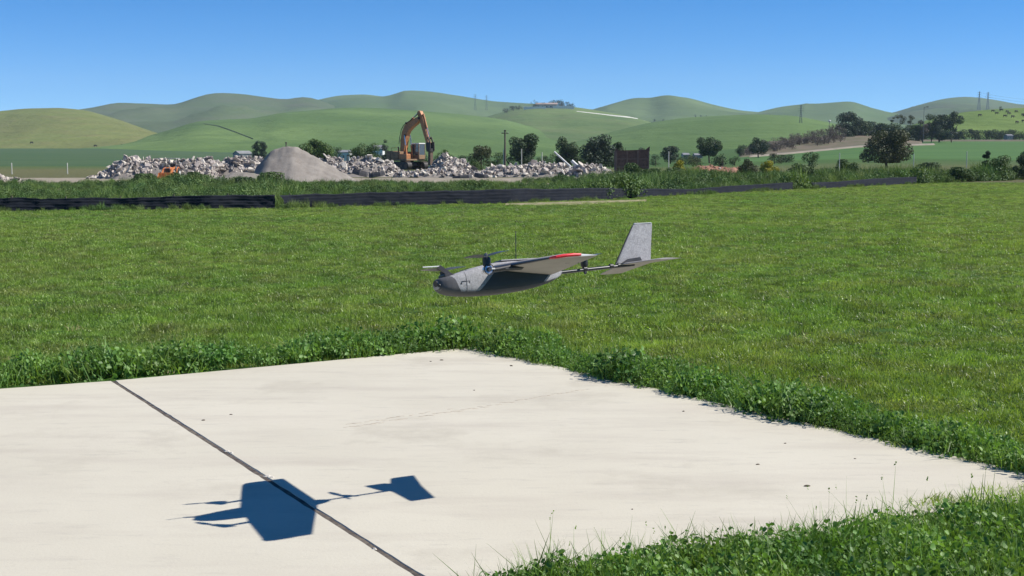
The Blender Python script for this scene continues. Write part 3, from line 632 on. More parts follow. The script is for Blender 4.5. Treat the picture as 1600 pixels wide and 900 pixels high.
# ------------------------------------------------------------------ excavator with hydraulic breaker
M_exo = mat('excavator_paint', (.60, .245, .085), (.48, .20, .075), scale=2.2, rough=.55, spec=.4, c3=(.22, .12, .07), scale3=6)
M_exd = mat('excavator_body_dirty', (.36, .23, .125), (.27, .175, .105), scale=1.5, rough=.8, c3=(.12, .08, .06), scale3=5)
M_blk = mat('dark_steel', (.035, .033, .032), (.07, .06, .05), scale=5, rough=.6)
M_rustd = mat('brown_steel', (.17, .115, .08), (.11, .075, .055), scale=4, rough=.75)
M_chrome = mat('cylinder_rod', (.55, .55, .55), (.45, .45, .45), scale=5, rough=.25, metal=.9)
M_glass = mat('cab_glass', (.06, .075, .09), (.09, .10, .115), scale=1.5, rough=.08, spec=.8)
M_white = mat('white_paint', (.72, .71, .68), (.6, .59, .56), scale=2, rough=.6)
def excavator():
    q = at(636, 272, 150); r = empty('excavator', (q.x, 150, .55), 'orange excavator with raised boom and hydraulic breaker on the rubble', 'excavator', rz=math.radians(-48))
    for s in (-1, 1):
        y = s * 1.2; prof = []
        for a in np.linspace(math.pi / 2, 3 * math.pi / 2, 9): prof.append((-1.75 + .44 * math.cos(a), .45 + .44 * math.sin(a)))
        for a in np.linspace(-math.pi / 2, math.pi / 2, 9): prof.append((1.75 + .44 * math.cos(a), .45 + .44 * math.sin(a)))
        tr = MB().prism(prof, y - .3, y + .3).build('track', M_blk, r)
        sh = MB(); 
        for k in range(17):
            sh.box((-1.8 + k * .225, y, .905), (.06, .62, .05)); sh.box((-1.8 + k * .225, y, -.005), (.06, .62, .05))
        sh.build('track_shoes', M_rustd, tr)
        for k in range(5):
            x = -1.75 + k * .875; MB().tube([(x, y - .33, .42), (x, y + .33, .42)], .3 if k in (0, 4) else .16, 14).build('roller', M_rustd, tr)
    MB().box((0, 0, .6), (2.2, 1.9, .5), bev=.05).box((0, 0, .92), (1.1, 1.1, .2)).build('undercarriage', M_blk, r)
    MB().box((-.2, 0, 1.12), (3.6, 2.6, .2), bev=.03).build('turntable_deck', M_exd, r)
    cw = []
    for a in np.linspace(-1, 1, 11): cw.append((-2.1 - .55 * math.cos(a * 1.25), a * 1.3))
    MB().prism(cw + [(-1.5, 1.3), (-1.5, -1.3)], 1.0, 2.15, 'z').build('counterweight', M_exd, r)
    MB().box((-.75, -.15, 1.65), (1.5, 2.25, .85), bev=.06).build('engine_cover', M_exd, r)
    MB().box((.85, -.95, 1.5), (1.4, .65, .6), bev=.05).build('tool_box', M_exo, r)
    MB().tube([(-.9, -.5, 2.0), (-.9, -.5, 2.45), (-1.02, -.5, 2.6)], .07, 8).build('exhaust', M_blk, r)
    MB().tube([(-.1, -1.2, 2.1), (-.1, -1.2, 2.5), (-1.4, -1.2, 2.5), (-1.4, -1.2, 2.1)], .025, 6).build('handrail', M_exo, r)
    # cab
    cab = MB(); x0, x1, y0, y1, z0, z1 = .25, 1.75, .42, 1.34, 1.2, 2.98
    cab.box(((x0 + x1) / 2, (y0 + y1) / 2, z0 + .24), (x1 - x0, y1 - y0, .48), bev=.03)
    for x, y in ((x0, y0), (x0, y1), (x1 - .08, y0), (x1 - .08, y1), (x0 + .62, y0), (x0 + .62, y1)):
        cab.box((x + .04, y + (.03 if y == y0 else -.03), (z0 + z1) / 2 + .2), (.08, .06, z1 - z0 - .44))
    cab.box(((x0 + x1) / 2, (y0 + y1) / 2, z0 + .98), (.1, y1 - y0 - .1, .05))
    co = cab.build('cab', M_exd, r)
    MB().box(((x0 + x1) / 2, (y0 + y1) / 2, z1 + .0), (x1 - x0 + .06, y1 - y0 + .06, .16), bev=.05).build('cab_roof', M_white, co)
    for c, d in (((x1 - .035, (y0 + y1) / 2, 2.3), (.03, .8, 1.2)), ((x0 + .3, y0 + .02, 2.3), (.5, .03, 1.2)), ((x0 + 1.05, y0 + .02, 2.3), (.74, .03, 1.2)), ((x0 + .3, y1 - .02, 2.3), (.5, .03, 1.2)), ((x0 + 1.05, y1 - .02, 2.3), (.74, .03, 1.2)), ((x0 + .05, (y0 + y1) / 2, 2.35), (.03, .8, 1.1))):
        MB().box(c, d).build('window', M_glass, co)
    MB().box((.95, .88, 1.85), (.5, .5, .35), bev=.05).box((.72, .88, 2.15), (.14, .5, .55), bev=.04).build('seat', M_blk, co)
    # boom
    def ribbon(cl, th):
        up = []; dn = []
        for i, (x, z) in enumerate(cl):
            a = cl[max(i - 1, 0)]; b = cl[min(i + 1, len(cl) - 1)]; t = Vector((b[0] - a[0], b[1] - a[1])).normalized(); n = Vector((-t.y, t.x)) * th[i] / 2
            up.append((x + n.x, z + n.y)); dn.append((x - n.x, z - n.y))
        return up + dn[::-1]
    yb = -.15
    bm = MB().prism(ribbon([(-.35, 1.15), (-.38, 2.1), (-.25, 3.2), (.0, 4.1), (.42, 4.75), (1.2, 5.2), (2.1, 5.55), (2.85, 5.85)], [.42, .75, .85, .92, .95, .85, .68, .42]), yb - .26, yb + .26).build('boom', M_exo, r)
    for (x, z) in ((-.35, 1.25), (.3, 3.95), (2.85, 5.85), (.5, 5.35)): MB().tube([(x, yb - .36, z), (x, yb + .36, z)], .13, 12).build('pin', M_blk, bm)
    for s in (-1, 1):
        MB().tube([(.75, yb + s * .42, 1.35), (.5, yb + s * .42, 2.8)], .11, 10).build('cylinder', M_exo, bm); MB().tube([(.5, yb + s * .42, 2.8), (.3, yb + s * .42, 3.95)], .06, 8).build('cylinder_rod', M_chrome, bm)
    MB().tube([(.25, yb, 5.15), (1.5, yb, 5.95)], .12, 10).build('cylinder', M_exo, bm); MB().tube([(1.5, yb, 5.95), (2.62, yb, 6.6)], .065, 8).build('cylinder_rod', M_chrome, bm)
    MB().tube([(-.9, yb - .3, 3.0), (-.8, yb - .3, 3.6), (-.45, yb - .3, 4.6), (.1, yb - .3, 5.2), (1.3, yb - .3, 5.65), (2.4, yb - .3, 6.15), (2.75, yb - .32, 6.4)], .04, 6).build('hydraulic_hose', M_blk, bm)
    MB().box((-.75, yb, 3.35), (.3, .3, .3), bev=.05).build('work_light', M_blk, bm)
    st = MB().prism([(2.45, 6.5), (2.62, 6.72), (2.95, 6.66), (3.45, 5.95), (4.50, 3.05), (4.30, 2.88), (4.10, 2.95), (2.90, 5.55), (2.70, 5.80)], yb - .2, yb + .2).build('stick', M_exo, r)
    MB().tube([(2.85, yb - .3, 5.85), (2.85, yb + .3, 5.85)], .14, 12).build('pin', M_blk, st)
    MB().tube([(3.35, yb, 6.35), (4.0, yb, 4.75)], .10, 10).build('cylinder', M_exo, st); MB().tube([(4.0, yb, 4.75), (4.45, yb, 3.65)], .055, 8).build('cylinder_rod', M_chrome, st)
    lk = MB(); 
    for s in (-1, 1): lk.prism([(4.35, 3.75), (4.55, 3.72), (4.85, 3.1), (4.68, 3.02)], yb + s * .24 - .03, yb + s * .24 + .03); lk.prism([(4.25, 3.5), (4.4, 3.45), (4.55, 3.6), (4.5, 3.75)], yb + s * .17 - .03, yb + s * .17 + .03)
    lk.build('linkage', M_blk, st)
    hb = MB(); 
    for s in (-1, 1): hb.prism([(4.15, 3.05), (4.95, 3.15), (5.0, 2.35), (4.9, 2.05), (4.3, 2.05), (4.2, 2.35)], yb + s * .28 - .04, yb + s * .28 + .04)
    hb.box((4.6, yb, 2.2), (.62, .52, .35), bev=.03)
    br = hb.build('breaker', M_blk, r)
    MB().box((4.62, yb, 1.3), (.46, .46, 1.6), taper=.9, bev=.05).build('breaker_housing', M_rustd, br)
    MB().tube([(4.62, yb, .55), (4.62, yb, -.1), (4.62, yb, -.35)], [.09, .085, .03], 10).build('chisel', M_blk, br)
excavator()

# ------------------------------------------------------------------ small orange tractor with canopy and loader
M_or = mat('tractor_orange', (.62, .20, .06), (.50, .16, .05), scale=3, rough=.45, spec=.45, c3=(.35, .16, .08), scale3=8)
M_tyre = mat('tyre', (.03, .03, .03), (.05, .048, .045), scale=8, rough=.9)
def tractor():
    q = at(268, 281, 108); r = empty('tractor', (q.x, 108, 0), 'small orange tractor with black canopy and front loader, facing the camera', 'tractor', rz=math.radians(-90))
    # local: forward +x
    hood = MB().box((.65, 0, .82), (1.0, .5, .45), bev=.07).build('hood', M_or, r)
    MB().box((1.165, 0, .8), (.03, .4, .32), bev=.02).build('grille', M_blk, hood)
    for s in (-1, 1): MB().tube([(1.15, s * .17, .98), (1.185, s * .17, .98)], .05, 10).build('headlight', M_white, hood)
    MB().box((.35, 0, .5), (1.6, .34, .3), bev=.03).build('chassis', M_blk, r)
    for s in (-1, 1):
        for (x, rad, wd, tr) in ((1.0, .27, .18, .42), (-.35, .48, .26, .5)):
            t = MB().tube([(x, s * tr - wd / 2, rad), (x, s * tr - wd / 4, rad * 1.0), (x, s * tr + wd / 4, rad), (x, s * tr + wd / 2, rad)], [rad * .85, rad, rad, rad * .85], 20).build('wheel', M_tyre, r)
            MB().tube([(x, s * (tr + wd * .53), rad), (x, s * (tr + wd * .3), rad)], rad * .55, 14).build('rim', M_white, t)
        MB().tube([(-.35 + .56 * math.cos(a), s * .5, .48 + .56 * math.sin(a)) for a in np.linspace(.2, 2.6, 8)], .05, 6).build('fender', M_or, r)
        ps = MB().tube([(-.55, s * .42, .6), (-.55, s * .42, 1.75)], .032, 8).tube([(.28, s * .42, .7), (.28, s * .42, 1.75)], .026, 8).build('canopy_post', M_blk, r)
        MB().prism([(.1, .95), (.3, 1.1), (1.1, .95), (1.75, .5), (1.7, .38), (1.05, .8), (.3, .95), (.1, .8)], s * .36 - .04, s * .36 + .04).build('loader_arm', M_or, r)
    MB().box((-.15, 0, 1.78), (1.25, 1.1, .06), bev=.02).build('canopy', mat('canopy_top', (.42, .43, .42), (.3, .31, .3), scale=3), r)
    MB().box((-.4, 0, .9), (.4, .42, .12), bev=.04).box((-.6, 0, 1.12), (.1, .42, .4), bev=.04).build('seat', M_blk, r)
    MB().tube([(.12, .17 * math.cos(a), 1.2 + .15 * math.sin(a)) for a in np.linspace(0, 6.283, 14)], .018, 6).tube([(.2, 0, .95), (.12, 0, 1.2)], .02, 6).build('steering_wheel', M_blk, r)
    bk = [(1.75, .12), (1.65, .3), (1.72, .58), (1.68, .6), (1.58, .3), (1.7, .07), (2.15, .05), (2.15, .09)]
    b = MB().prism(bk, -.6, .6); b.prism([(1.65, .1), (1.62, .35), (1.72, .58), (2.15, .07)], -.63, -.6); b.prism([(1.65, .1), (1.62, .35), (1.72, .58), (2.15, .07)], .6, .63)
    b.build('loader_bucket', M_or, r)
tractor()

# ------------------------------------------------------------------ rusty open bin
M_rust = mat('rusty_sheet', (.17, .085, .06), (.24, .13, .09), scale=1.8, rough=.85, c3=(.10, .055, .045), scale3=5, bump=.2)
M_rustl = mat('rusty_rib', (.30, .19, .14), (.22, .13, .10), scale=3, rough=.85)
def rusty_bin():
    D = 128; q = at(988, 270, D); r = empty('waste_bin', (q.x, D, 0), 'rusty brown open top steel bin with ribbed panels', 'waste bin'); k = ppm(D)
    W = 50 * k; Hh = (276 - 236) * k; z0 = .15; dp = 2.0
    for i in range(3):
        x = -W / 2 + W / 3 * (i + .5)
        for j in range(3):
            hgt = (Hh - z0) / 3; MB().box((x, 0, z0 + hgt * (j + .5)), (W / 3 - .03, .05 + .02 * ((i + j) % 2), hgt - .03)).build('panel', M_rust, r)
    for i in range(4): MB().box((-W / 2 + W / 3 * i, -.06, z0 + (Hh - z0) / 2), (.13, .10, Hh - z0)).build('rib', M_rustl, r)
    MB().prism([(-W / 2 - .1, Hh + .28), (-W / 2 + .2, Hh + .02), (W / 2 - .3, Hh + .12), (W / 2 + .1, Hh + .45), (W / 2 + .1, Hh - .08), (-W / 2 - .1, Hh - .08)], -.06, .06).build('top_rail', M_rust, r)
    for j in (1, 2): MB().box((0, -.05, z0 + (Hh - z0) / 3 * j), (W, .07, .08)).build('cross_rail', M_rustl, r)
    for s in (-1, 1): MB().box((s * (W / 2 + .03), dp / 2, z0 + Hh / 2 - .05), (.06, dp, Hh - z0)).build('side_wall', M_rust, r)
    MB().box((0, dp, z0 + Hh / 2 - .05), (W - .1, .06, Hh - z0 - .05)).build('back_wall', M_rust, r)
    MB().box((0, dp / 2, z0 + .05), (W - .1, dp - .15, .08)).build('floor_plate', M_rust, r)
    for s in (-1, 1): MB().box((s * W * .36, dp / 2, .09), (.2, dp * .9, .18)).build('skid', M_blk, r)
rusty_bin()

# posts
M_wood = mat('weathered_wood', (.14, .11, .09), (.09, .07, .06), scale=3, rough=.9)
M_wp = mat('white_post', (.62, .60, .54), (.5, .48, .42), scale=6, rough=.7)
for (px, y0, y1, D, lab) in ((18, 255, 272, 150, 'white marker post at the far left in the dark field'), (105, 255, 270, 150, 'second white marker post from the left in the dark field'), (787, 234, 250, 200, 'short pale post at the foot of the utility pole'), (815, 233, 247, 175, 'white post before the round dark tree'), (847, 238, 250, 175, 'white post right of the round dark tree'),
        (1045, 237, 250, 170, 'thin pale post right of the rusty bin'), (1312, 240, 262, 105, 'pale post in the weeds left of the lone tree trunk'), (1428, 241, 262, 112, 'pale post right of the lone tree'), (1511, 237, 262, 112, 'bright white post in the weeds at the far right')):
    a = at(px, y0, D); g0 = gzf(a.x, D); r = .06 if D > 120 else .035
    o = MB().tube([(0, 0, -.1), (0, 0, a.z - g0), (0, 0, a.z - g0 + .03)], [r, r * .95, r * .5], 8).build('marker_post', M_wp); o.location = (a.x, D, g0); tag(o, lab, 'post', 'pale marker posts')
def pole(px, ytop, D, lab, arm=True):
    a = at(px, ytop, D); g0 = gzf(a.x, D); h = a.z - g0; r = empty('utility_pole', (a.x, D, g0), lab, 'utility pole')
    MB().tube([(0, 0, -.3), (0, 0, h)], [.17, .11], 8).build('pole', M_wood, r); MB().box((0, 0, h - .12), (.34, .34, .2), bev=.03).build('pole_cap', M_wood, r)
    if not arm: return
    MB().box((0, 0, h - .5), (1.1, .1, .12)).build('crossarm', M_wood, r)
    for s in (-1, 1): MB().tube([(s * .45, 0, h - .44), (s * .45, 0, h - .28)], .04, 6).build('insulator', M_white, r)
pole(789, 203, 200, 'dark wooden utility pole left of the round dark tree'); pole(447, 222, 250, 'small dark utility pole above the gravel heap', False)
for (p0, p1, rad, D, lab) in (((868, 239), (890, 259), .085, 118, 'long white pipe leaning out of the rubble'), ((894, 252), (904, 261), .15, 117, 'short thick white beam end leaning right of the white pipe')):
    a, b_ = at(*p0, D), at(*p1, D); ax = (b_ - a); o = MB().tube([-ax * .1, (0, 0, 0), ax * 1.1], [rad * .9, rad, rad], 10).build('pipe', M_white); o.location = a; tag(o, lab, 'pipe')
# ------------------------------------------------------------------ trees and shrubs
ORD = 'first second third fourth fifth sixth seventh eighth ninth tenth eleventh twelfth thirteenth fourteenth fifteenth sixteenth'.split()
M_bark = mat('bark', (.10, .075, .055), (.06, .045, .035), scale=4, rough=.95)
def lmat(n, a, b): return mat('leaf_' + n, a, b, scale=.8, rough=.6, spec=.25, transl=.15, c3=tuple(x * .6 for x in a), scale3=2.2)
LM = {'dark': lmat('dark', (.045, .078, .034), (.080, .115, .046)), 'mid': lmat('mid', (.065, .115, .035), (.11, .16, .05)), 'light': lmat('light', (.075, .125, .035), (.12, .18, .05)), 'blue': lmat('blue', (.040, .064, .042), (.065, .09, .052)),
      'grey': lmat('grey', (.155, .122, .112), (.115, .105, .085)), 'yellow': lmat('yellow', (.42, .38, .04), (.16, .20, .04)), 'olive': lmat('olive', (.06, .075, .032), (.095, .105, .045))}
def crown_mesh(w, h, n, leaf, seed, blobs=9, fill=.35, droop=0.0, shape='round'):
    g = np.random.default_rng(seed); C = []; Rr = []
    for k in range(blobs):
        a = g.uniform(0, 2 * np.pi); z = g.uniform(.12, .88); q = math.sqrt(g.uniform(.05, 1))
        wid = {'round': math.sin(math.pi * min(max(z, .08), .95)) ** .6, 'cone': (1 - z) * .95 + .06, 'column': .8 * math.sin(math.pi * z) ** .35, 'flat': .55 + .5 * math.sin(math.pi * z), 'dome': 1.18 * math.sin(math.pi * (z * .72 + .2)) ** .8, 'full': .95 - .55 * max(0, z - .35) ** 1.3}[shape]
        C.append((q * wid * w * .41 * math.cos(a), q * wid * w * .41 * math.sin(a), z * h)); Rr.append(g.uniform(.10, .25) * w * (.55 + .45 * wid) * (1.7 if shape == 'column' else 1))
    C = np.array(C); Rr = np.array(Rr); b = g.choice(blobs, n, p=Rr ** 2 / (Rr ** 2).sum())
    d = g.normal(size=(n, 3)); d /= np.linalg.norm(d, axis=1)[:, None]; rad = np.where(g.random(n) < fill, g.random(n) ** .5, g.uniform(.8, 1.12, n))
    P = C[b] + d * (Rr[b] * rad)[:, None] * [1, 1, .85]; P[:, 2] = np.clip(P[:, 2], .02 * h, h * 1.02) - droop * g.random(n) * h * .1
    N_ = d + g.normal(0, .55, (n, 3)); N_ /= np.linalg.norm(N_, axis=1)[:, None]; T = np.cross(N_, g.normal(size=(n, 3))); T /= np.linalg.norm(T, axis=1)[:, None]; B = np.cross(N_, T)
    s = leaf * g.uniform(.5, 1.4, n)[:, None]
    V = np.stack([P - T * s, P - B * s * .55 + T * s * .1, P + T * s, P + B * s * .55 + T * s * .1], 1).reshape(-1, 3)
    return quad_mesh('crown', V, np.arange(4 * n).reshape(-1, 4)), C
def tree(px, D, top, wpx, kind, label, cat='tree', name='tree', stem=.15, n=900, leaf=None, shape='round', seed=None, blobs=11, group=None, base=None, z0=None):
    X = (px - 800) / FPX * D; g0 = gzf(X, D) if z0 is None else z0; h = at(px, top, D).z - g0; w_ = wpx * ppm(D); seed = seed or int(px * 3 + D)
    r = empty(name, (X, D, g0), label, cat, group); ch = h * (1 - stem); me, C = crown_mesh(w_, ch, int(n * 3.0), (leaf or max(.06, w_ * .026)) * 1.1, seed, int(blobs * 1.3), shape=shape)
    gr = random.Random(seed); tr = MB(); rt = max(.04, w_ * .028); lean = gr.uniform(-.05, .05) * h
    tr.tube([(0, 0, -.15), (lean * .3, 0, h * stem * .6), (lean, 0, h * stem + ch * .35), (lean * 1.2, 0, h * stem + ch * .7)], [rt * 1.25, rt, rt * .7, rt * .25], 8)
    for c in C[:7]:
        s_ = Vector((lean * .8, 0, h * stem + ch * gr.uniform(.05, .35))); e = Vector(c) + Vector((0, 0, h * stem)); m_ = s_.lerp(e, .5) + Vector((0, 0, -.05 * h)); tr.tube([s_, m_, e], [rt * .5, rt * .35, rt * .12], 6)
    tr.build('trunk', M_bark, r, True); c = link('crown', me, LM[kind], r); c.location = (lean * .5, 0, h * stem); return r
for i, (px, t) in enumerate(((399.5, 219), (405, 216.5), (410.5, 217.5), (416, 219))):
    tree(px, 270, t, 9, 'blue', ('leftmost', 'second from left', 'third from left', 'rightmost')[i] + ' of the four slim dark cypresses right of the grey barn', name='cypress', n=1100, shape='column', stem=.02, blobs=30, group='slim cypresses by the barn')
tree(497, 172, 213, 50, 'light', 'bushy light green tree rising behind the gravel heap', n=2200, stem=.08, blobs=15)
tree(527, 250, 224, 20, 'dark', 'small dark round tree behind the white shed', n=600)
tree(574, 180, 217, 44, 'mid', 'loose leafy tree left of the white house', n=1700, stem=.08, blobs=14)
tree(604, 225, 214, 24, 'blue', 'dark pointed conifer beside the white house', name='conifer', n=1200, shape='cone', stem=.06, blobs=16)
tree(690, 172, 233, 36, 'mid', 'low green bush peeking over the peaked rubble pile', cat='bush', name='bush', n=900, stem=.05)
tree(660, 185, 238, 26, 'dark', 'low dark bush behind the excavator cab', cat='bush', name='bush', n=500, stem=.05)
tree(754, 168, 222, 40, 'olive', 'loose olive green tree left of the utility pole', n=1300, stem=.1, blobs=13)
tree(742, 150, 248, 30, 'mid', 'low bush below the olive green tree', cat='bush', name='bush', n=600, stem=.04)
tree(817, 205, 209, 52, 'dark', 'large round dark tree right of the utility pole', n=2600, stem=.02, blobs=19, shape='full')
tree(886, 200, 214, 46, 'dark', 'dark rounded tree behind the leaning white pipe', n=2200, stem=.02, blobs=17, shape='full')
tree(932, 198, 211, 54, 'blue', 'tallest dark tree left of the rusty bin', n=2600, stem=.02, blobs=19, shape='full')
tree(974, 205, 217, 36, 'dark', 'dark tree directly behind the rusty bin', n=1500, stem=.06)
tree(1002, 200, 224, 26, 'blue', 'small dark tree at the right end of the rusty bin', n=1000, stem=.06)
tree(1046, 262, 229, 34, 'blue', 'low dark tree between the rusty bin and the trunked tree', n=1100, stem=.08)
tree(1107, 255, 213, 42, 'dark', 'dark tree with a bare trunk above the brick pile', n=2000, stem=.25, blobs=14)
tree(1183, 300, 215, 36, 'blue', 'dark tree at the foot of the leafless orchard', n=1500, stem=.12)
tree(1160, 330, 226, 22, 'dark', 'small dark tree left of the orchard foot', n=600, stem=.1)
# the lone tree at the right
tree(1383, 185, 205, 72, 'olive', 'lone broad dark tree with a short trunk in front of the right field', n=3600, stem=.17, blobs=20, shape='dome', leaf=.14)
# right cluster on the rise
tree(1324, 430, 174, 44, 'blue', 'tall dark tree at the left end of the wooded rise', n=1500, stem=.1, blobs=13)
for i, (px, t, w_) in enumerate(((1318, 191, 34), (1340, 189, 44), (1362, 191, 44), (1384, 194, 40), (1404, 196, 40), (1424, 197, 38))):
    tree(px, 425 + 6 * (i % 3), t, w_, ('blue', 'dark')[i % 2], ('first', 'second', 'third', 'fourth', 'fifth', 'sixth')[i] + ' from left of the dark bushes forming the wooded rise', cat='bush', name='bush', n=1400, stem=.0, blobs=15, shape='full', group='dark bushes of the wooded rise')
for i, (px, t, w_) in enumerate(((1391, 182, 8), (1402, 177, 16), (1416, 178, 15))):
    tree(px, 440, t, w_, 'olive', ('slim', 'taller', 'right hand')[i] + ' umbrella shaped tree rising above the bushes of the rise', n=520, stem=.6, shape='flat', blobs=7, group='umbrella trees on the rise')
for i, (px, t, w_, k) in enumerate(((1437, 183, 26, 'grey'), (1450, 176, 26, 'dark'), (1463, 170, 36, 'blue'), (1483, 171, 34, 'blue'))):
    tree(px, 435, t, w_, k, ('greyish leafless tree left of the dense dark pair', 'dark upright tree beside the dense dark pair', 'left one of the dense dark tree pair at the hillside', 'right one of the dense dark tree pair at the hillside')[i], n=1700, stem=.0, blobs=16, shape='full')
for i in range(5):
    tree(1298 + i * 3.4, 415, 189 + (i % 2), 4.2, 'blue', ORD[i] + ' from left of the five slim dark cypresses beside the white lamp', name='cypress', n=420, shape='column', stem=.02, blobs=26, group='slim cypresses on the rise')
hx = 1428
for i in range(16):
    w_ = (13, 16, 11, 15)[i % 4]; tree(hx, 500, 204 - (i % 3) * 1.2, w_ * 1.8, ('blue', 'dark')[i % 2], ORD[i] + ' shrub from left in the long dark hedge row above the right field', cat='shrub', name='hedge_shrub', n=420, stem=.0, blobs=9, shape='full', group='hedge row above the right field'); hx += w_ * .78
# leafless orchard
for i in range(60):
    u_ = i / 59; px = 1165 + 145 * u_ + random.uniform(-4, 4); D = 330 + 70 * u_ + random.uniform(-12, 22); X = (px - 800) / FPX * D
    top = 227 - 34 * u_ + random.uniform(-3, 5); fr = (D - (312 + (px - 1150) * .28)) / (60 + (px - 1150) * .17)
    tree(px, D, top, random.uniform(15, 24), 'grey', 'greyish leafless small tree in the orchard on the slope', name='orchard_tree', n=200, stem=.02, blobs=8, shape='full', group='leafless orchard on the slope', z0=gzf(X, D) + 3.2 * max(0, min(1, fr)) * .9)
M_till = mat('tilled_earth', (.19, .145, .12), (.14, .125, .085), scale=.08, rough=.95, spec=.05, coord='World', c3=(.08, .11, .05), scale3=.3)
sheet('orchard_floor', 1150, 1440, lambda p: 312 + (p - 1150) * .28, lambda p: 372 + (p - 1150) * .45, .25, M_till, 'brownish floor of the leafless orchard on the slope', rise=3.2)
sheet('tilled_strip', 1400, 1900, 455, 492, .2, M_till, 'brown tilled strip below the hedge row')
sheet('farm_track', 1165, 1460, lambda p: 305 + (p - 1150) * .27, lambda p: 312.5 + (p - 1150) * .275, .5, mat('farm_track', (.25, .215, .175), (.19, .17, .135), scale=.2, rough=.95, coord='World'), 'pale farm track running below the leafless orchard')
# low scrub along the edge of the far fields
for i, px in enumerate((640, 700, 728, 776, 846, 858, 908, 956, 1024, 1070, 1086, 1128, 1146, 1208, 1226, 1262)):
    tree(px, 205 + 9 * (i % 5), 238 + (i * 7 % 5) * 1.4, 20 + (i * 5 % 4) * 5, ('mid', 'olive', 'dark')[i % 3], ORD[i] + ' from left of the low scrub bushes along the far field edge', cat='bush', name='bush', n=420, stem=.0, blobs=9, shape='full', group='low scrub along the far field edge')
# bushes among the belt of weeds
for (px, D, t, w_, k, lab) in ((1058, 118, 250, 26, 'yellow', 'yellow flowering bush right of the rusty bin'), (990, 108, 255, 34, 'mid', 'leafy green bush at the foot of the rusty bin'), (1020, 100, 264, 40, 'mid', 'broad leafy weed bush right of the rusty bin'), (1050, 104, 262, 36, 'dark', 'dark green bush below the yellow flowering bush'), (1165, 125, 247, 34, 'olive', 'olive yellow bush right of the brick pile'), (1200, 122, 250, 30, 'yellow', 'small yellowish bush right of the olive bush'),
        (1322, 108, 250, 40, 'mid', 'green bush in the weeds left of the lone tree'), (1450, 104, 255, 46, 'dark', 'dark bush below the lone tree to its right'), (1536, 112, 229, 15, 'dark', 'thin dark sapling in the right weeds'), (1555, 104, 244, 56, 'mid', 'wide bush below the thin sapling'), (1598, 108, 234, 40, 'dark', 'dark bush at the right picture edge'), (1500, 98, 262, 44, 'mid', 'low bush below the bright white post'), (1250, 104, 256, 44, 'mid', 'low grey green bush at the left of the right weed belt'), (228, 84, 272, 40, 'mid', 'bushy weed left of the orange tractor'), (312, 82, 270, 44, 'mid', 'bushy weed right of the orange tractor'), (425, 78, 270, 46, 'mid', 'dark bushy weed before the gravel heap'), (385, 76, 276, 34, 'dark', 'low weed bush at the left foot of the gravel heap')):
    tree(px, D, t, w_, k, lab, cat='bush', name='bush', n=1500, stem=.0, blobs=15, leaf=.06, shape='full')
# trees round the hilltop house
HT = on_hill('house', 860, 170)
for i, (px, t, w_) in enumerate(((838, 159, 14), (848, 160, 14), (857, 156.5, 20), (866, 155, 20), (876, 155.5, 20), (886, 159, 13), (893, 161, 11))):
    p = on_hill('house', px, 169); tree(px, p.y + 15, t, w_, 'blue', ('first', 'second', 'third', 'fourth', 'fifth', 'sixth', 'last')[i] + ' from left of the dark trees round the hilltop house', n=420, stem=.02, blobs=10, shape='full', group='trees round the hilltop house', z0=p.z - 1)
for i, (px, t) in enumerate(((830, 159), (834.5, 155))):
    p = on_hill('house', px, 169); tree(px, p.y + 10, t, 5, 'blue', ('shorter', 'taller')[i] + ' palm like tree left of the hilltop house', name='palm', n=120, stem=.65, blobs=5, group='palms by the hilltop house', z0=p.z - 1)
for i, (px, py, t, w_) in enumerate(((792, 177, 169, 16), (802, 173, 166, 17), (811, 171, 165, 16))):
    p = on_hill('house', px, py); tree(px, p.y, t, w_, 'blue', ('lowest', 'middle', 'highest')[i] + ' of the three dark bushes climbing to the hilltop house', cat='bush', name='bush', n=200, stem=.03, blobs=6, group='bushes climbing to the hilltop house', z0=p.z)
for i, (px, py) in enumerate(((1020, 190), (1034, 191), (1084, 184), (1092, 185), (1100, 185))):
    p = on_hill('farR', px, py); tree(px, p.y, py - 5, 7, 'blue', ORD[i] + ' from left of the small dark trees near the far white farmhouse', n=140, stem=.05, blobs=6, group='trees near the far farmhouse', z0=p.z)

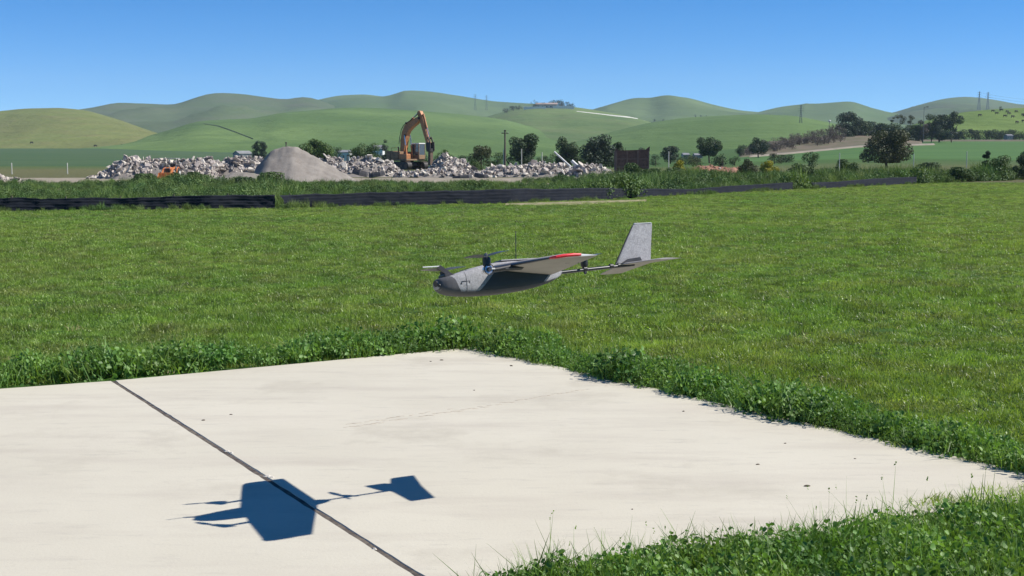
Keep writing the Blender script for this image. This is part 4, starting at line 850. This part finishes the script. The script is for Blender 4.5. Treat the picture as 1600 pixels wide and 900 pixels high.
# ------------------------------------------------------------------ buildings
M_wall = mat('white_wall', (.70, .69, .66), (.6, .59, .56), scale=.5, rough=.8); M_roofg = mat('grey_roof', (.25, .25, .26), (.18, .18, .19), scale=.8, rough=.7); M_pink = mat('pinkish_wall', (.40, .30, .26), (.33, .25, .22), scale=.5, rough=.85); M_barn = mat('barn_metal', (.30, .30, .29), (.22, .22, .21), scale=.6, rough=.6)
M_cream = mat('cream_wall', (.46, .42, .36), (.38, .35, .30), scale=.5, rough=.85)
M_win = mat('window_dark', (.04, .05, .06), (.06, .07, .08), scale=2, rough=.15, spec=.7)
def house(px0, px1, ybase, ywall, yroof, D, dep, label, wm=None, rm=None, name='house', cat='house', z0=None, nwin=2, rz=0.0, door=True):
    a, b_ = at(px0, ybase, D), at(px1, ybase, D); X = (a.x + b_.x) / 2; W = b_.x - a.x; g0 = gzf(X, D) - .2 if z0 is None else z0; hw = at(px0, ywall, D).z - g0; hr = at(px0, yroof, D).z - g0
    r = empty(name, (X, D, g0), label, cat, rz=rz)
    MB().prism([(-dep / 2, 0), (dep / 2, 0), (dep / 2, hw), (0, hr - .1), (-dep / 2, hw)], -W / 2, W / 2, 'x').build('wall', wm or M_wall, r)
    t = .18 * max(1, W / 12); ov = .04 * W
    MB().prism([(-dep / 2 - ov, hw - .15), (0, hr), (dep / 2 + ov, hw - .15), (dep / 2 + ov, hw - .15 + t), (0, hr + t), (-dep / 2 - ov, hw - .15 + t)], -W / 2 - ov, W / 2 + ov, 'x').build('roof', rm or M_roofg, r)
    for i in range(nwin):
        x = -W / 2 + W * (i + .5) / (nwin + (1 if door else 0)); f = MB().box((x, -dep / 2 - .03, hw * .58), (W * .13, .08, hw * .34)).build('window', M_wall if wm else M_barn, r); MB().box((x, -dep / 2 - .075, hw * .58), (W * .10, .04, hw * .27)).build('pane', M_win, f)
    if door: MB().box((W / 2 - W * .18, -dep / 2 - .03, hw * .38), (W * .11, .08, hw * .74)).build('door', M_pink, r)
    return r
house(369, 389, 246, 240, 236.5, 350, 6, 'grey gabled barn left of the cypresses', M_barn, M_barn, 'barn', 'barn', nwin=1, rz=.5)
house(530, 548, 246, 238, 235.5, 300, 5, 'low white shed between two trees right of the gravel heap', None, M_roofg, 'shed', 'shed')
house(584, 600, 247, 233, 228, 280, 6, 'white house half hidden between the leafy tree and the conifer')
house(1066, 1076, 246, 242, 240, 330, 4, 'small white house behind the low dark tree', M_cream); house(1084, 1096, 246, 242.5, 240.5, 340, 4, 'grey roofed shed left of the trunked tree', M_barn, M_roofg, 'shed', 'shed')
house(1484, 1494, 216, 208.5, 206.5, 515, 5, 'small cream house in the hedge row under the dark trees', M_cream); house(1571, 1580, 217, 212, 210.5, 495, 4, 'pale hut at the right end of the hedge row', M_cream)
p = on_hill('house', 856, 169); zt = p.z - 2
r = house(838, 870, 169, 163.5, 161, p.y + 8, 12, 'cream house on the hilltop among dark trees', M_cream, M_pink, z0=zt, nwin=4)
for (x0, x1, t, lab) in ((818, 853, 166.5, 'long white retaining wall left of the hilltop house'), (864, 897, 165.5, 'white retaining wall right of the hilltop house')):
    q = on_hill('house', (x0 + x1) / 2, 169.5); a, b_ = at(x0, 168, q.y - 6), at(x1, 168, q.y - 6); hh = at(x0, t, q.y - 6).z
    w_ = MB().box(((a.x + b_.x) / 2 * 0, 0, -1.0), (b_.x - a.x, .5, (hh - q.z) + 6), bev=.05).build('retaining_wall', M_wall); w_.location = ((a.x + b_.x) / 2, q.y - 6, (hh + q.z) / 2 - 2); tag(w_, lab, 'wall')
q = on_hill('farR', 1058, 189); house(1052, 1064, 191, 188, 186, q.y, 12, 'tiny white farmhouse on the far slope', z0=q.z - 1)
# pale road and brown patch on the house hill
M_road = mat('pale_track', (.62, .60, .55), (.5, .48, .43), scale=.1, rough=.95, coord='World')
def ribbon(key, pts, wd, name, label, m, lift=.35):
    P = [];
    xs = np.linspace(pts[0][0], pts[-1][0], 46)
    for px in xs:
        py = np.interp(px, [a[0] for a in pts], [a[1] for a in pts]); w_ = np.interp(px, [a[0] for a in pts], [a[2] for a in pts]) * wd
        a = on_hill(key, px, py + w_); b_ = on_hill(key, px, py - w_); mid = on_hill(key, px, py); P.append([tuple(a - Vector((0, 0, .5))), tuple(a.lerp(mid, .4) + Vector((0, 0, lift))), tuple(mid + Vector((0, 0, lift))), tuple(mid.lerp(b_, .6) + Vector((0, 0, lift))), tuple(b_ - Vector((0, 0, .5)))])
    o = link(name, grid_mesh(name, np.array(P)), m, smooth=True); tag(o, label, None, None, 'structure')
ribbon('house', [(900, 174, .2), (935, 178, .35), (960, 181, .7), (985, 183.5, .8), (1006, 187.5, .6)], 1.2, 'hill_road', 'pale road cut along the slope below the hilltop house', M_road)
ribbon('midL', [(322, 193.5, .5), (345, 197, .8), (370, 206, .9), (398, 217, .7)], 1.3, 'hill_track', 'dark sunken track running down the middle hill', hmat('hill_track', (.055, .085, .035), (.07, .10, .045), None, .01), .35)
M_brown = hmat('hill_brown', (.12, .10, .06), (.10, .10, .05), None, .01)

# ------------------------------------------------------------------ pylons and mast
M_py = mat('galvanised_steel', (.16, .17, .18), (.13, .14, .15), scale=1, rough=.6)
def pylon(px, ytop, ybase, D, z0, label):
    X = (px - 800) / FPX * D; h = at(px, ytop, D).z - z0; r = empty('pylon', (X, D, z0), label, 'pylon', 'lattice pylons'); w0, w1 = h * .075, h * .018; t = h * .006; L_ = MB(); K = MB(); nseg = 9
    cor = [(-1, -1), (1, -1), (1, 1), (-1, 1)]
    def pt(c, k): q = k / nseg; ww = w0 + (w1 - w0) * min(1, q * 1.35); return Vector((c[0] * ww, c[1] * ww, h * q))
    for c in cor: L_.tube([pt(c, 0), pt(c, nseg * .74), pt(c, nseg)], t, 4)
    for k in range(nseg):
        for i in range(4):
            a, b_ = cor[i], cor[(i + 1) % 4]; K.tube([pt(a, k), pt(b_, k + 1)], t * .6, 4); K.tube([pt(b_, k), pt(a, k + 1)], t * .6, 4)
    L_.build('lattice_legs', M_py, r); K.build('bracing', M_py, r)
    for zz, ww in ((.70, .15), (.82, .13), (.94, .10)):
        a = MB().tube([(-h * ww, 0, h * zz), (0, 0, h * (zz + .03)), (h * ww, 0, h * zz)], [t * .5, t, t * .5], 4).tube([(-h * ww, 0, h * zz), (h * ww, 0, h * zz)], t * .6, 4).build('crossarm', M_py, r)
        for s in (-1, 1): MB().tube([(s * h * ww, 0, h * zz), (s * h * ww, 0, h * (zz - .04))], t * .5, 4).build('insulator', M_py, a)
for (px, yt, yb, key, lab) in ((1523, 143, 172, 'farE', 'left one of the two tall pylons on the pale far hill'), (1536.5, 144, 171, 'farE', 'right one of the two tall pylons on the pale far hill'), (1247.5, 164, 192, 'midR', 'pylon on the smooth slope left of the wooded rise'), (743, 147, 172, 'farM', 'left one of the two faint pylons above the excavator'), (760.5, 149, 172, 'farM', 'right one of the two faint pylons above the excavator')):
    p = on_hill(key, px, yb); pylon(px, yt, yb, p.y, p.z - 1, lab)
M_wire = mat('power_line', (.10, .11, .12), (.1, .1, .11), scale=1)
for i, (y0, y1) in enumerate(((146, 152), (150, 157))):
    a, b_ = at(1536, y0, 2600), at(1720, y1, 2500); pts = [a.lerp(b_, k / 12) - Vector((0, 0, 10 * math.sin(math.pi * k / 12))) for k in range(13)]
    o = MB().tube([q - a for q in pts], .14, 4).build('power_line', M_wire); o.location = a; tag(o, ('upper', 'lower')[i] + ' sagging power line right of the tall pylons', 'power line')
D = 425; a = at(1444, 167, D); g0 = gzf(a.x, D); h = a.z - g0; r = empty('floodlight_mast', (a.x, D, g0), 'thin mast with a lamp arm above the wooded rise', 'mast')
MB().tube([(0, 0, 0), (0, 0, h)], [.09, .06], 8).build('mast', M_py, r); MB().tube([(0, 0, h - .2), (.9, 0, h)], .06, 6).build('arm', M_py, r); MB().box((1.1, 0, h), (.7, .4, .22), bev=.05).build('lamp_head', M_blk, r)
D = 418; a = at(1296, 190, D); g0 = gzf(a.x, D); h = a.z - g0; r = empty('lamp_post', (a.x, D, g0), 'white round lamp on a post beside the slim cypress row', 'lamp post')
MB().tube([(0, 0, 0), (0, 0, h)], .07, 6).build('post', M_py, r); MB().tube([(0, 0, h - .1), (0, 0, h + .15), (0, 0, h + .4), (0, 0, h + .5)], [.2, .5, .45, .15], 10).build('globe', M_white, r)

# ------------------------------------------------------------------ cattle
M_cow = mat('black_hide', (.018, .016, .015), (.03, .025, .022), scale=3, rough=.7)
def cow_mesh():
    b = MB(); ring = []
    for (x, z, ry, rz) in ((-1.0, 1.12, .10, .14), (-.9, 1.08, .26, .30), (-.55, 1.02, .33, .36), (0, .98, .36, .38), (.45, 1.02, .33, .40), (.72, 1.08, .24, .34), (.95, 1.02, .15, .22), (1.15, .80, .12, .17), (1.28, .58, .13, .15), (1.40, .40, .09, .09), (1.45, .32, .05, .05)):
        ring.append([(x, ry * math.cos(a), z + rz * math.sin(a)) for a in np.linspace(0, 2 * math.pi, 11)[:-1]])
    b.loft(ring)
    for x, y, hind in ((.55, .2, 0), (.55, -.2, 0), (-.75, .2, 1), (-.75, -.2, 1)):
        b.tube([(x, y, .9), (x + (.06 if hind else 0), y, .62), (x - (.08 if hind else 0), y, .34), (x, y, .0)], [.16, .11, .07, .075], 7)
    b.tube([(-1.0, 0, 1.2), (-1.1, 0, .9), (-1.08, 0, .5)], [.04, .03, .04], 5)
    for s in (-1, 1): b.tube([(1.2, s * .1, .78), (1.16, s * .28, .8)], [.05, .02], 5)
    return b.mesh('cow')
COW = cow_mesh()
def cow(key, px, py, lab, grp, s=1.0):
    p = on_hill(key, px, py); o = link('cow', COW, M_cow, smooth=True); o.location = p; o.scale = (s, s, s); o.rotation_euler = (0, 0, random.choice((0, math.pi)) + random.uniform(-.5, .5)); tag(o, lab, 'cow', grp)
for i, (px, py) in enumerate(((54, 224.5), (153, 229.5), (195, 229), (209, 227.5), (229, 230))):
    cow('olive', px, py, ('leftmost', 'second from left', 'middle', 'fourth from left', 'rightmost')[i] + ' of the five black cows at the foot of the olive hill', 'cows on the olive hill', 1.1)
for i, (px, py) in enumerate(sorted(((1525, 182), (1551, 179), (1567, 176), (1576, 184), (1581, 176), (1592, 181), (1594, 183), (1564, 183), (1583, 193), (1593, 191), (1570, 179), (1545, 175), (1558, 173.5), (1599, 177), (1612, 180), (1618, 188)))):
    cow('right', px, py, ORD[i] + ' black cow from left on the bright hillside at the right', 'cattle on the right hillside', .95)
p = on_hill('right', 1556, 174); tree(1556, p.y, 166, 7, 'blue', 'single dark tree on the crest of the right hillside', n=220, stem=.05, blobs=6, z0=p.z)
# ------------------------------------------------------------------ the tilt-rotor drone in hover above the pad
M_foam = mat('grey_foam', (.31, .305, .31), (.235, .23, .235), scale=22, rough=.85, spec=.25, c3=(.45, .445, .45), scale3=150, bump=.06, bscale=160)
M_foamd = mat('dark_foam', (.10, .10, .105), (.075, .075, .08), scale=10, rough=.8, spec=.3, bump=.05, bscale=150)
M_foamb = mat('brownish_foam', (.36, .335, .32), (.30, .28, .265), scale=7, rough=.85, spec=.2, c3=(.36, .34, .33), scale3=110, bump=.05, bscale=150)
M_panel_shade = mat('dark_side_panel', (.036, .046, .054), (.044, .054, .062), scale=10, rough=.6, spec=.3)
M_cf = mat('carbon', (.020, .020, .022), (.03, .03, .032), scale=40, rough=.28, spec=.6)
M_plb = mat('black_plastic', (.018, .018, .02), (.028, .028, .03), scale=30, rough=.45, spec=.5)
M_prop = mat('prop_plastic', (.07, .075, .07), (.09, .095, .09), scale=30, rough=.22, spec=.8)
M_red = mat('red_tape', (.75, .02, .03), (.65, .02, .03), scale=20, rough=.4, spec=.5)
M_silver = mat('silver_metal', (.6, .6, .62), (.5, .5, .52), scale=20, rough=.3, metal=.8)
M_wtape = mat('white_edge', (.62, .62, .62), (.54, .54, .54), scale=20, rough=.5)
def drone():
    r = empty('drone', (.0441, 5.9617, 1.127), 'grey fixed wing drone with tilt rotors hovering above the concrete pad', 'drone')
    r.rotation_euler = (math.radians(12.494), math.radians(.433), math.radians(209.666))
    SEC = [(.456, -.028, -.042, .012), (.450, -.016, -.053, .030), (.440, -.009, -.062, .042), (.420, -.003, -.073, .052), (.395, .002, -.082, .058), (.36, .010, -.088, .062), (.32, .020, -.092, .065), (.265, .033, -.0945, .066), (.197, .045, -.095, .066), (.145, .051, -.094, .065), (.06, .055, -.0895, .060), (-.02, .052, -.081, .052), (-.08, .040, -.071, .043), (-.13, .027, -.058, .034), (-.17, .014, -.046, .026), (-.205, .004, -.028, .014)]
    def ring(s, k=1.0, a0=0, a1=2 * math.pi, n=28, e=.62):
        x, zt, zb, hw = s; zc = (zt + zb) / 2; hz = (zt - zb) / 2; out = []
        for q in range(n):
            a = a0 + (a1 - a0) * q / (n if a1 - a0 > 6.2 else n - 1); c, s_ = math.cos(a), math.sin(a)
            out.append((x, k * hw * math.copysign(abs(c) ** e, c), zc + k * hz * math.copysign(abs(s_) ** e, s_)))
        return out
    fu = MB().loft([ring(s) for s in SEC]).build('fuselage', M_foam, r, True)
    # belly skid, nose cap and dark side panels (part panel, part wing shade): thin shells proud of the hull
    def sec_at(x):
        xs = [q[0] for q in SEC][::-1]; return (x,) + tuple(float(np.interp(x, xs, [q[i] for q in SEC][::-1])) for i in (1, 2, 3))
    def hull(x, a, k=1.0, e=.62):
        _, zt, zb, hw = sec_at(x); zc = (zt + zb) / 2; hz = (zt - zb) / 2; c, s_ = math.cos(a), math.sin(a)
        return (x, k * hw * math.copysign(abs(c) ** e, c), zc + k * hz * math.copysign(abs(s_) ** e, s_))
    def shell(name, m, a0, a1, x0, x1, k, nx=14, na=18, wrap=False):
        rings = []
        for i in range(nx):
            t = i / (nx - 1); o_ = []; i_ = []
            for q in range(na):
                a = a0 + (a1 - a0) * q / (na - (0 if wrap else 1)); x = x0(a) + (x1(a) - x0(a)) * t
                o_.append(hull(x, a, k)); i_.append(hull(x, a, .985))
            rings.append(o_ if wrap else o_ + i_[::-1])
        return MB().loft(rings).build(name, m, fu, True)
    R_ = math.radians
    shell('belly_skid', M_foamd, R_(218), R_(322), lambda a: .40, lambda a: -.175, 1.025)
    shell('nose_cap', M_foamd, 0, 2 * math.pi, lambda a: .4555, lambda a: .372 + .030 * math.sin(a), 1.03, 12, 36, True)
    for s in (0, 1):
        mir = (lambda a: a) if s == 0 else (lambda a: math.pi - a)
        f = lambda a: (math.copysign(abs(math.sin(a)) ** .62, math.sin(a)) + .85) / 1.15
        shell('side_panel', M_panel_shade, mir(R_(-50)), mir(R_(9)), lambda a: .268 - .085 * f(a), lambda a: -.085 - .07 * f(a), 1.012)  # part dark panel, part wing shade painted into its tone and outline
    MB().tube([(.452, .012, -.030), (.459, .014, -.031)], [.016, .014], 14).build('camera_port', M_plb, fu)
    MB().tube([(.446, .030, -.040), (.452, .034, -.041)], [.009, .007], 12).build('camera_port', M_plb, fu)
    # canopy seam, hatch bracket and hole on the near side
    MB().tube([hull(.326, R_(a), 1.0) for a in (48, 30, 15, 5, -5, -15, -30, -42)], .0011, 6).build('hatch_seam', M_plb, fu)
    MB().box((.330, .0643, -.032), (.040, .0022, .0030)).box((.3105, .0646, -.037), (.0034, .0022, .012)).build('latch_mark', M_plb, fu)
    MB().tube([(.352, .0610, -.041), (.352, .0636, -.041)], .0042, 10).build('latch_hole', M_plb, fu)
    MB().box((.318, .0646, -.046), (.012, .0016, .0035)).build('port_label', M_wtape, fu)
    MB().tube([(.30, .045, .0275), (.30, 0, .028), (.30, -.045, .0275)], .0014, 6).build('hatch_seam', M_plb, fu)
    MB().box((.02, 0, .0575), (.20, .07, .006), bev=.002).build('top_hatch', M_foam, fu)
    # wings (lofted aerofoil sections)
    AF = [(0, 0), (.012, .30), (.05, .56), (.12, .78), (.25, .97), (.4, 1.0), (.6, .82), (.8, .48), (1, .03), (1, -.03), (.8, -.14), (.6, -.24), (.4, -.32), (.25, -.34), (.12, -.30), (.05, -.22), (.012, -.12)]
    def wing(name, secs, parent, m, axis='y', smooth=True):
        rings = []
        for (le, te, y, z, t, *dz) in secs:
            c = le - te; rr = []; dz = dz[0] if dz else 0.0
            for u_, v_ in AF:
                x = le - c * u_; d = v_ * t * c
                rr.append((x, y, z + d + dz * u_) if axis == 'y' else (x, z + d * .5 if v_ > 0 else z + d * 1.2, y))
            rings.append(rr)
        return MB().loft(rings).build(name, m, parent, smooth)
    for s in (1, -1):
        S_ = [(.181, -.140, s * .0, .026, .085, -.048), (.181, -.138, s * .055, .023, .085, -.045), (.174, -.113, s * .2, .013, .085, -.033), (.166, -.083, s * .39, .002, .08, -.016), (.159, -.057, s * .555, -.007, .07, -.004), (.150, -.054, s * .572, -.009, .04, 0.)]
        wg = wing('wing', S_, r, M_foamb)
        wing('wing_tip_edge', [(.152, -.054, s * .5725, -.0092, .055), (.146, -.052, s * .5775, -.009, .03)], wg, M_wtape)
        if s > 0: MB().tube([(.1635, .535, -.0062), (.161, .553, -.007), (.153, .570, -.008), (.12, .5785, -.005), (.07, .5795, -.003), (.035, .5795, -.004)], [.004, .006, .007, .0075, .0075, .006], 10).build('red_strip', M_red, wg, True)
        MB().tube([(.1765, s * .19, .0115), (.167, s * .39, .001), (.1605, s * .53, -.0062)], [.0055, .0052, .0042], 8).build('dark_leading_edge', M_plb, wg, True)  # dark strip added along the edge, standing in for its shaded front
        # aileron hinge line and servo horn
        MB().box((-.078, s * .38, -.0085), (.004, .006, .018)).build('control_horn', M_plb, wg)
        MB().tube([(-.02, s * .38, -.012), (-.078, s * .38, -.014)], .0011, 5).build('pushrod', M_silver, wg)
        MB().box((-.02, s * .38, -.008), (.024, .012, .012), bev=.002).build('servo', M_plb, wg)
    # tilt rotors on the wing
    def prop(x, y, z, ang, parent, L_=.110, pitch=.45, up=1):
        hub = MB().tube([(x, y, z - .004), (x, y, z + .003), (x, y, z + .012)], [.010, .010, .003], 12).build('propeller', M_prop, parent)
        for k in range(2):
            a = ang + k * math.pi; d = Vector((math.cos(a), math.sin(a), 0)); p_ = Vector((-d.y, d.x, 0)); rings = []
            for t, cw, tw, dz in ((.05, .012, .65, 0), (.2, .024, .6, .001), (.4, .029, .5, .003), (.65, .025, .38, .005), (.88, .017, .25, .005), (1.0, .006, .2, .005)):
                c = Vector((x, y, z + dz)) + d * L_ * t; w_ = (p_ * math.cos(tw * up) + Vector((0, 0, 1)) * math.sin(tw * up)); n_ = d.cross(w_)
                rings.append([c - w_ * cw * .5, c + n_ * .0016, c + w_ * cw * .5, c - n_ * .0006])
            MB().loft(rings).build('blade', M_prop, hub, True)
    for s, ang in ((1, math.radians(-53)), (-1, math.radians(-13))):
        y = s * .2167
        MB().tube([(.175, y, .004), (.24, y, -.004), (.285, y, -.006)], [.013, .011, .010], 12).build('rotor_arm', M_plb, r, True)
        MB().box((.165, y, -.004), (.10, .026, .018), bev=.008).build('arm_fairing', M_foamd, r, True)
        tb = MB().tube([(.2956 + .0235 * math.cos(a), y + s * .016, -.004 + .0235 * math.sin(a)) for a in np.linspace(0, 2 * math.pi, 25)], .0026, 6).build('tilt_bracket', M_plb, r, True)
        MB().tube([(.2956, y - .013, -.004), (.2956, y + .013, -.004)], .019, 18).build('tilt_hub', M_silver, tb)
        MB().tube([(.2956, y - .018, -.004), (.2956, y + .0225, -.004)], .010, 12).build('axle', M_plb, tb)
        MB().box((.276, y + s * .015, -.003), (.018, .010, .008), bev=.002).build('tilt_servo', M_wtape, tb)
        mo = MB().tube([(.2956, y, .010), (.2956, y, .016), (.2956, y, .048), (.2956, y, .054)], [.013, .0185, .0185, .011], 18).build('motor', M_plb, r, True)
        prop(.2956, y, .060, ang, mo)
    # tail boom, rear rotor
    MB().tube([(-.165, 0, -.014), (-.40, 0, -.003), (-.64, 0, .006)], .0085, 14).build('tail_boom', M_cf, r, True)
    MB().tube([(-.150, 0, -.014), (-.215, 0, -.0115)], [.018, .011], 14).build('boom_socket', M_foam, r, True)
    for x in (-.352, -.505, -.552): MB().tube([(x - .009, 0, .001 - (x + .4) * .039), (x + .009, 0, .001 - (x + .4) * .039)], .0115, 14).build('boom_clamp', M_plb, r, True)
    mo = MB().tube([(-.352, 0, .006), (-.352, 0, .016), (-.352, 0, .040), (-.352, 0, .046)], [.011, .0185, .0185, .011], 18).build('rear_motor', M_plb, r, True)
    MB().box((-.352, 0, -.016), (.012, .012, .022), bev=.003).build('motor_bolt', M_plb, mo)
    prop(-.352, 0, .052, math.radians(112), mo)
    # tail
    for s in (1, -1):
        wing('stabiliser', [(-.560, -.742, s * .0, .010, .05), (-.575, -.742, s * .06, .007, .05), (-.602, -.738, s * .245, -.004, .05), (-.612, -.736, s * .2611, -.005, .03)], r, M_foamb)
    fin = wing('fin', [(-.535, -.742, .012, 0, .07), (-.600, -.760, .11, 0, .07), (-.660, -.779, .198, 0, .06), (-.668, -.779, .2086, 0, .04)], r, M_foam, 'z')
    MB().box((-.722, 0, .2096), (.105, .010, .004), bev=.001).build('fin_top_edge', M_wtape, fin)
    MB().tube([(-.533, 0, .014), (-.598, 0, .110), (-.661, 0, .200)], .0032, 6).build('dark_leading_edge', M_plb, fin)
    MB().prism([(-.555, .012), (-.60, .034), (-.672, .040), (-.682, .020), (-.66, .010)], -.016, .017).build('tail_mount', M_plb, r)
    MB().tube([(-.535, .014, .006), (-.655, .014, .018)], .0012, 5).build('elevator_pushrod', M_silver, r)
    # antenna and pitot mast
    MB().tube([(.022, 0, .055), (.013, 0, .13), (.005, 0, .196)], .0021, 6).build('antenna', M_plb, r)
    MB().tube([(.022, 0, .054), (.022, 0, .064)], .006, 10).build('antenna_base', M_plb, r)
    b_ = MB(); b_.prism([(.352, .004), (.385, -.004), (.432, .046), (.418, .054)], -.006, .006); b_.build('pitot_mast', M_plb, r)
    MB().tube([(.415, 0, .049), (.44, 0, .049), (.505, 0, .049)], [.0035, .003, .0026], 8).build('pitot_tube', M_wtape, r)
    MB().box((.392, 0, .002), (.05, .07, .016), bev=.004).build('nose_module', M_plb, r)
drone()

# ------------------------------------------------------------------ haze: the clear-day air between the pad and the far hills
def haze():
    b = MB().box((0, 0, 174), (11200, 11200, 360)); me = b.mesh('haze'); o = link('haze', me)
    m = bpy.data.materials.new('haze'); m.use_nodes = True; N = m.node_tree.nodes; N.clear(); out = N.new('ShaderNodeOutputMaterial'); v = N.new('ShaderNodeVolumePrincipled')
    v.inputs['Color'].default_value = (.66, .82, 1.0, 1); v.inputs['Density'].default_value = 8.5e-5; v.inputs['Anisotropy'].default_value = 0.0
    m.node_tree.links.new(v.outputs[0], out.inputs['Volume']); me.materials.append(m); tag(o, 'thin pale blue haze over the far hills', None, None, 'stuff')
haze()
